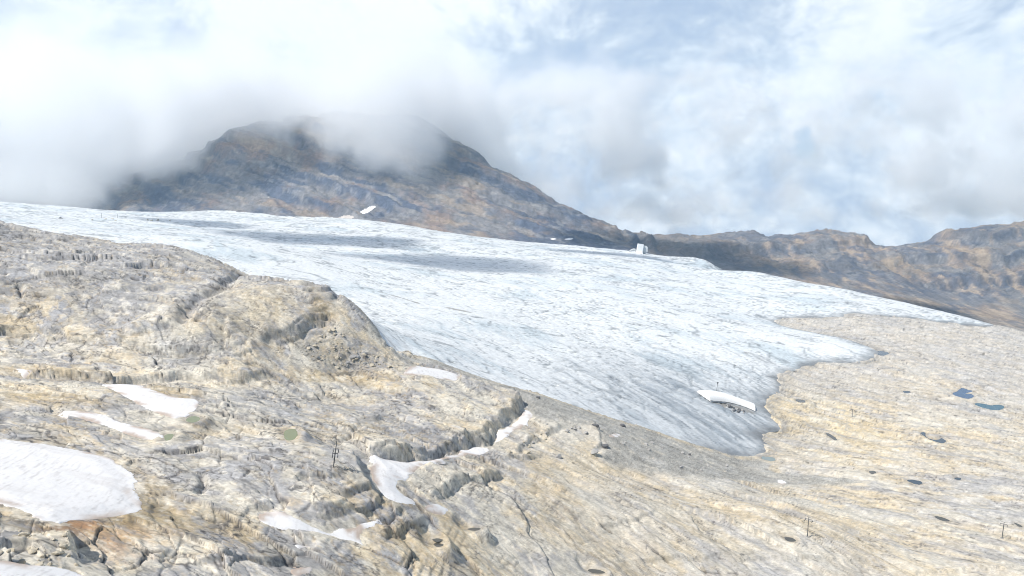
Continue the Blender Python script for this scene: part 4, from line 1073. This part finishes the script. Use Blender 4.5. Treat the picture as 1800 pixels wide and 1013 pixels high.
# ------------------------------------------------------------------ fleece-covered mound on the tongue
def fleece_mound():
    path = np.array([drop(1239, 704), drop(1262, 705), drop(1290, 711), drop(1312, 716), drop(1326, 720)])
    path = smooth_line(path, 3); n = len(path)
    c0 = path.mean(0); z0 = iz(*c0)
    root = empty('fleece_mound', (c0[0], c0[1], z0)); tag(root, 'long white fleece-covered mound of saved snow with a straight cut front edge', 'covered mound')
    L = np.r_[0, np.cumsum(np.hypot(*np.diff(path, axis=0).T))]; L /= L[-1]
    prof = [(-7.0, -0.8), (-6.4, 1.0), (-5.8, 2.6), (-4.0, 3.2), (-1.0, 3.9), (2.5, 3.7), (6.0, 2.6), (9.0, 0.9), (10.5, -0.8)]
    def section(i):
        t = path[min(i + 1, n - 1)] - path[max(i - 1, 0)]; t /= np.hypot(*t); nr = np.array([-t[1], t[0]])
        k = 1.0 + 0.10 * math.sin(7 * L[i]); hz = 1.15 + 0.12 * math.sin(5 * L[i])
        pts = []
        for j, (a, b) in enumerate(prof):
            p = path[i] + nr * a * k; ground = iz(*p)
            pts.append(Vector((p[0] - c0[0], p[1] - c0[1], ground - z0 + b * hz + 0.10 * math.sin(9 * L[i] * 6.28 + j))))
        return pts
    secs = [section(i) for i in range(n)]
    strips = 7
    for s_ in range(strips):                                            # overlapping lengths of fleece
        i0 = int(round(s_ * (n - 1) / strips)); i1 = int(round((s_ + 1) * (n - 1) / strips))
        bm = bmesh.new()
        rows = [[bm.verts.new(p + Vector((0, 0, 0.04 * (s_ % 2)))) for p in secs[i]] for i in range(i0, i1 + 1)]
        for a, b in zip(rows[:-1], rows[1:]):
            for j in range(len(a) - 1): bm.faces.new((a[j], a[j + 1], b[j + 1], b[j]))
        if s_ in (0, strips - 1): bm.faces.new(rows[0 if s_ == 0 else -1])
        bmesh.ops.recalc_face_normals(bm, faces=bm.faces[:])
        for f in bm.faces: f.smooth = True
        part('fleece_strip', bm, M_FLEECE, root)
    bm = bmesh.new()  # dark tube added along the front foot to draw its edge shadow
    for a, b in zip(secs[:-1], secs[1:]): tube(bm, a[0] + Vector((0, 0, 0.9)), b[0] + Vector((0, 0, 0.9)), 0.28, 0.28, 6)
    part('edge_shadow', bm, M_STEEL2, root)
fleece_mound()

# ------------------------------------------------------------------ stones
def stone_bm(seed, r=1.0, sq=(1, 1, 1), cuts=9):
    rnd = random.Random(seed); bm = bmesh.new(); bmesh.ops.create_icosphere(bm, subdivisions=2, radius=1.15)
    for k in range(cuts):                                               # broken faces
        nrm = Vector((rnd.gauss(0, 1), rnd.gauss(0, 1), rnd.gauss(0, 0.8))).normalized(); off = rnd.uniform(0.55, 0.85)
        for v in bm.verts:
            d = v.co.dot(nrm) - off
            if d > 0: v.co -= nrm * d
    for v in bm.verts:
        v.co += Vector((rnd.uniform(-1, 1), rnd.uniform(-1, 1), rnd.uniform(-1, 1))) * 0.03
        v.co = Vector((v.co.x * sq[0] * r, v.co.y * sq[1] * r, v.co.z * sq[2] * r))
    return bm
STONES = []
for k in range(9):
    rnd = random.Random(k); me = bpy.data.meshes.new('boulder')
    bm = stone_bm(k + 40, 1.0, (rnd.uniform(.9, 1.4), rnd.uniform(.75, 1.1), rnd.uniform(.6, .95))); bm.to_mesh(me); bm.free()
    me.materials.append(M_BOULDER[0 if k < 5 else (1 if k < 8 else 2)]); STONES.append(me)
def boulder(x, y, r, label, group=None, kinds=(0, 1, 2, 3, 4, 5, 6, 7), rnd=random, zfun=gz, z=None):
    o = bpy.data.objects.new('boulder', STONES[rnd.choice(kinds)]); COL.objects.link(o)
    o.location = (x, y, (zfun(x, y) if z is None else z) + 0.25 * r); o.scale = (r, r, r); o.rotation_euler = (rnd.uniform(-.4, .4), rnd.uniform(-.4, .4), rnd.uniform(0, 6.28))
    return tag(o, label, 'boulder', group)
RB = random.Random(5)
def field(pts, n, rmin, rmax, label, group, kinds, power=2.2):
    pg = drops(pts); lo, hi = pg.min(0), pg.max(0); xs, ys = [], []
    while len(xs) < n:
        x, y = RB.uniform(lo[0], hi[0]), RB.uniform(lo[1], hi[1])
        if poly_sd(np.array([x]), np.array([y]), pg)[0] > 0: xs.append(x); ys.append(y)
    zs = rock(np.array(xs, F), np.array(ys, F))[0]
    for x, y, z in zip(xs, ys, zs): boulder(x, y, rmin + (rmax - rmin) * RB.random() ** power, label, group, kinds, RB, None, float(z))
field([(545,590),(585,572),(615,600),(650,618),(690,632),(690,648),(640,650),(570,640),(535,618)], 120, 0.35, 1.25, 'angular block in the rockfall below the ochre scar of the rock dome', 'fallen blocks below the rock dome', (0,1,2,3,4,5,6))
field([(-40,925),(60,930),(125,945),(140,1000),(60,992),(-40,975)], 60, 0.25, 0.9, 'broken block on the bouldery ledge between the two lower left snow patches', 'broken blocks at the lower left', (0,1,2,3,4))
field([(940,735),(1050,745),(1150,780),(1260,810),(1330,825),(1250,835),(1120,812),(1060,790),(985,742)], 40, 0.4, 1.3, 'grey stone scattered over the gravel moraine in front of the ice', 'stones on the gravel moraine', (5,6,7))
field([(880,800),(960,745),(1010,745),(1010,760),(960,775),(920,800)], 20, 0.5, 1.7, 'block along the broken rim between the cliff and the moraine', 'blocks along the broken rim', (0,1,5,6))
field([(1380,700),(1790,640),(1790,860),(1400,820)], 14, 0.5, 1.3, 'lone stone lying on the pale polished rock plain', 'stones on the polished rock plain', (0,1,2,5,7), 3)
for px, py, r, lab in [(946,700,1.9,'upright dark boulder on the moraine close to the edge of the ice'), (979,694,1.4,'narrow dark boulder at the very edge of the ice, next to the upright dark one'), (1095,750,2.3,'big dark boulder right of the small snow patch on the moraine'),
      (1212,800,1.6,'dark jagged rock on the lower moraine below the glacier'), (1046,752,2.4,'dark fractured block at the top of the cleft in the moraine'), (1062,782,2.6,'dark block in the middle of the cleft in the moraine'),
      (1044,800,2.2,'rust-streaked block at the lower end of the cleft in the moraine'), (981,804,1.5,'boulder on the flat slab right of the cliff'), (620,631,1.7,'largest grey block at the foot of the rockfall'), (1383,832,1.5,'boulder beside the tiny snow patch on gravel')]:
    x, y = drop(px, py); boulder(x, y, r, lab, None, (8,) if 'dark' in lab else (5, 6), RB)
x, y = drop(107, 387); boulder(x, y, 5.0, 'dark hump of rock on the far left part of the ice', None, (8,), RB, iz)
pad = drops([(160,389),(200,386),(240,385),(285,388),(300,391),(240,392),(180,392)])
for k in range(16):
    a, b = RB.random(), RB.random(); p = pad[0] * (1 - a) + pad[4] * a + (pad[2] - pad[5]) * 0.5 * (b - .5)
    boulder(p[0], p[1], RB.uniform(1.5, 4), 'sandy rock in the rubble around the two masts on the far ice', 'sandy rubble on the far ice', (0, 1, 2), RB, iz)
# debris melting out under the fleece mound
p0, p1 = drop(1275, 716), drop(1308, 728)
for k in range(28):
    a = RB.random(); q = [p0[i] * (1 - a) + p1[i] * a for i in (0, 1)]; q[1] -= RB.uniform(0, 9) * math.sin(math.pi * a) ; q[0] += RB.uniform(-2, 2)
    boulder(q[0], q[1], RB.uniform(0.5, 1.5), 'dark stone in the debris strip under the front of the white fleece mound', 'debris under the fleece mound', (7, 8, 8), RB, iz)

# ------------------------------------------------------------------ wrapped station at the upper rim of the ice
def station():
    x, y = drop(1121, 447); z = iz(x, y) - 4
    root = empty('wrapped_station', (x, y, z)); tag(root, 'white wrapped lift station block at the upper rim of the glacier', 'station')
    bm = bmesh.new(); box(bm, (6, 0, 16), (17, 14, 30), Matrix.Rotation(R(9), 3, 'Y'), 0.95); part('wrapped_tower', bm, M_FLEECE, root)
    bm = bmesh.new(); box(bm, (2, -5, 4), (26, 16, 9), None, 0.7); part('snow_plinth', bm, M_FLEECE, root)
    bm = stone_bm(3, 12, (1.1, .6, 1.0)); [setattr(v, 'co', v.co + Vector((19, 4, 14))) for v in bm.verts]; part('loose_sheet', bm, M_FLEECE2, root)
    bm = stone_bm(6, 9, (1.4, .6, .8)); [setattr(v, 'co', v.co + Vector((-12, 6, 10))) for v in bm.verts]; part('rubble_bank', bm, M_FLEECE2, root)
    bm = bmesh.new()
    for k in range(12): box(bm, (-12 - 5.2 * k, -6 - 0.7 * k, 6.5 - 0.45 * k), (5.6, 7, 6.5 - 0.2 * k), Matrix.Rotation(R(-2), 3, 'Y'), 0.8)
    part('snow_wall', bm, M_FLEECE, root)
station()

# ------------------------------------------------------------------ clouds: real air-borne volumes
def mat_cloud(name, dens, alb=(1.0, 1.0, 1.0), g=0.0):
    m = bpy.data.materials.new(name); m.use_nodes = True
    N = NT(m.node_tree)
    out = N.n('ShaderNodeOutputMaterial'); v = N.n('ShaderNodeVolumePrincipled')
    v.inputs['Color'].default_value = (*alb, 1); v.inputs['Anisotropy'].default_value = g
    v.inputs['Density Attribute'].default_value = ''
    at = N.n('ShaderNodeAttribute', attribute_name='density')
    N.l(N.math('MULTIPLY', at.outputs['Fac'], dens), v.inputs['Density'])
    N.l(v.outputs[0], out.inputs['Volume'])
    return m
def cloud(name, lo, hi, res, field, mat):
    """A volume grid filled by a node field; field(N, position) returns the density socket."""
    ng = bpy.data.node_groups.new(name + '_air', 'GeometryNodeTree')
    ng.interface.new_socket('Geometry', in_out='OUTPUT', socket_type='NodeSocketGeometry')
    N = NT(ng)
    out = N.n('NodeGroupOutput')
    pos = N.n('GeometryNodeInputPosition')
    vc = N.n('GeometryNodeVolumeCube')
    vc.inputs['Min'].default_value = lo; vc.inputs['Max'].default_value = hi
    for k, r in zip('XYZ', res): vc.inputs['Resolution ' + k].default_value = r
    N.l(field(N, pos.outputs[0]), vc.inputs['Density'])
    sm = N.n('GeometryNodeSetMaterial'); sm.inputs['Material'].default_value = mat
    N.l(vc.outputs[0], sm.inputs[0]); N.l(sm.outputs[0], out.inputs[0])
    me = bpy.data.meshes.new(name); me.materials.append(mat)
    o = bpy.data.objects.new(name, me); COL.objects.link(o)
    md = o.modifiers.new('air', 'NODES'); md.node_group = ng
    return o
def curve(N, x, lo, hi, vlo, vhi, pts):
    fc = N.n('ShaderNodeFloatCurve'); cv = fc.mapping.curves[0]
    nrm = [((a - lo) / (hi - lo), (b - vlo) / (vhi - vlo)) for a, b in pts]
    while len(cv.points) < len(nrm): cv.points.new(0.5, 0.5)
    for q, (a, b) in zip(cv.points, nrm): q.location = (a, b); q.handle_type = 'AUTO_CLAMPED'
    fc.mapping.update()
    N.l(N.math('DIVIDE', N.math('SUBTRACT', x, lo), hi - lo), fc.inputs['Value'])
    return N.math('MULTIPLY_ADD', fc.outputs[0], vhi - vlo, vlo)
def summit_cloud(N, p):
    sx = N.n('ShaderNodeSeparateXYZ'); N.l(p, sx.inputs[0]); x, y, z = sx.outputs
    n = N.noise(p, 1 / 380.0, 10, 0.66, 0.3)
    zb = curve(N, x, -2800, 3600, -150, 1100, [(-2800, -80), (-1750, -50), (-1450, 30), (-1250, 160), (-1080, 280), (-820, 260), (-600, 185), (-400, 175), (-250, 200), (-120, 180), (100, 100), (400, 0), (1000, -60), (1700, -20), (2200, 0), (3600, 0)])
    y0 = curve(N, x, -2800, 3600, 2300, 3200, [(-2800, 2330), (-1250, 2330), (-1050, 2420), (-850, 2500), (-500, 2470), (-330, 2540), (-180, 2900), (-60, 3030), (300, 3030), (3600, 3050)])
    cap = curve(N, x, -2800, 3600, -1, 2, [(-2800, 0.75), (-1200, 0.75), (-900, 0.95), (-350, 0.85), (0, 0.1), (300, 0.0), (700, 0.02), (1500, -0.15), (2400, 0.1), (3600, 0.1)])
    h = N.math('MINIMUM', N.math('DIVIDE', N.math('SUBTRACT', z, zb), 150.0), cap)
    f = N.math('ADD', h, N.math('MULTIPLY', N.math('SUBTRACT', n, 0.5), 6.0))
    d = N.smooth(f, 0.0, 0.7)
    front = N.math('SUBTRACT', N.math('ADD', y, N.math('MULTIPLY', N.math('SUBTRACT', n, 0.5), 500.0)), y0)
    d = N.math('MULTIPLY', d, N.smooth(front, 0.0, 160.0))
    return N.math('MULTIPLY', d, N.smooth(N.math('ADD', z, N.math('MULTIPLY', N.math('SUBTRACT', n, 0.5), -900.0)), 760.0, 430.0))
cl = cloud('cloud', (-2800, 2150, -150), (3600, 3900, 1300), (380, 105, 86), summit_cloud, mat_cloud('cloud_air', 0.0065))
tag(cl, kind='stuff')

def puff(c, r, seed, amp=2.2, lam=260.0):
    def f(N, p):
        mp = N.n('ShaderNodeVectorMath', operation='ADD'); N.l(p, mp.inputs[0]); mp.inputs[1].default_value = (seed * 913.0, seed * 377.0, 0)
        n = N.noise(mp.outputs[0], 1 / lam, 6, 0.55)
        v = N.n('ShaderNodeVectorMath', operation='SUBTRACT'); N.l(p, v.inputs[0]); v.inputs[1].default_value = c
        q = N.n('ShaderNodeVectorMath', operation='DIVIDE'); N.l(v.outputs[0], q.inputs[0]); q.inputs[1].default_value = r
        ln = N.n('ShaderNodeVectorMath', operation='LENGTH'); N.l(q.outputs[0], ln.inputs[0])
        g = N.math('SUBTRACT', 1.0, ln.outputs['Value'])
        return N.math('MULTIPLY', N.smooth(N.math('ADD', g, N.math('MULTIPLY', N.math('SUBTRACT', n, 0.5), amp)), -0.1, 0.3), N.smooth(ln.outputs['Value'], 1.5, 1.2))
    return f
AIR = mat_cloud('fair_weather_cloud', 0.012)
SX, SY = SUN_DIR[0] / SUN_DIR[2], SUN_DIR[1] / SUN_DIR[2]
for k, (gx, gy, gz, H, r) in enumerate([(-120, 1400, -110, 1000, (200, 190, 50)), (-470, 1720, -70, 1050, (260, 170, 50)), (600, 2430, -180, 1350, (360, 260, 80)), (1180, 1980, -300, 1350, (200, 170, 80)), (320, 1900, -130, 1250, (170, 90, 60)), (-900, 1900, -20, 1050, (180, 120, 60))]):
    c = (gx + SX * H, gy + SY * H, gz + H)
    lo = tuple(a - 1.5 * b for a, b in zip(c, r)); hi = tuple(a + 1.5 * b for a, b in zip(c, r))
    o = cloud('cloud', lo, hi, (60, 50, 20), puff(c, r, k + 1), AIR)
    tag(o, kind='stuff')
# ------------------------------------------------------------------ the hazy air itself
def haze():
    bm = bmesh.new(); bmesh.ops.create_cube(bm, size=1.0)
    for v in bm.verts: v.co = (v.co.x * 14400, v.co.y * 14400, -1000 + (v.co.z + 0.5) * 2520)
    me = bpy.data.meshes.new('haze'); bm.to_mesh(me); bm.free()
    m = bpy.data.materials.new('haze_air'); m.use_nodes = True
    N = NT(m.node_tree); out = N.n('ShaderNodeOutputMaterial'); v = N.n('ShaderNodeVolumePrincipled')
    v.inputs['Color'].default_value = (0.50, 0.76, 1.0, 1); v.inputs['Density'].default_value = 5.5e-5; v.inputs['Anisotropy'].default_value = 0.0
    N.l(v.outputs[0], out.inputs['Volume']); me.materials.append(m)
    o = bpy.data.objects.new('haze', me); COL.objects.link(o)
    return tag(o, kind='stuff')
haze()
# valley floor far below, out to the horizon
def valley():
    r = np.linspace(0, 1, 40); k = np.r_[-(r[::-1] ** 2.2)[:-1], r ** 2.2] * 7100
    gx, gy = np.meshgrid(k, k); x = gx.ravel().astype(F); y = gy.ravel().astype(F)
    z = -720 + 60 * fbm(x, y, 3000, 4, 0.5, 601) + 250 * sst(np.hypot(x, y), 4500, 9000) * fbm(x, y, 5000, 3, 0.5, 603)
    c = np.tile(np.array([.10, .105, .075], F), (len(x), 1)) * (1 + 0.3 * fbm(x, y, 900, 3, 0.6, 605)[:, None])
    o = mesh_np('terrain', np.stack([x, y, z], 1), grid_quads(len(k), len(k)).reshape(-1, 4), c, M_ROCK)
    tag(o, kind='structure')
valley()
print('done', round(time.time() - T0, 1))
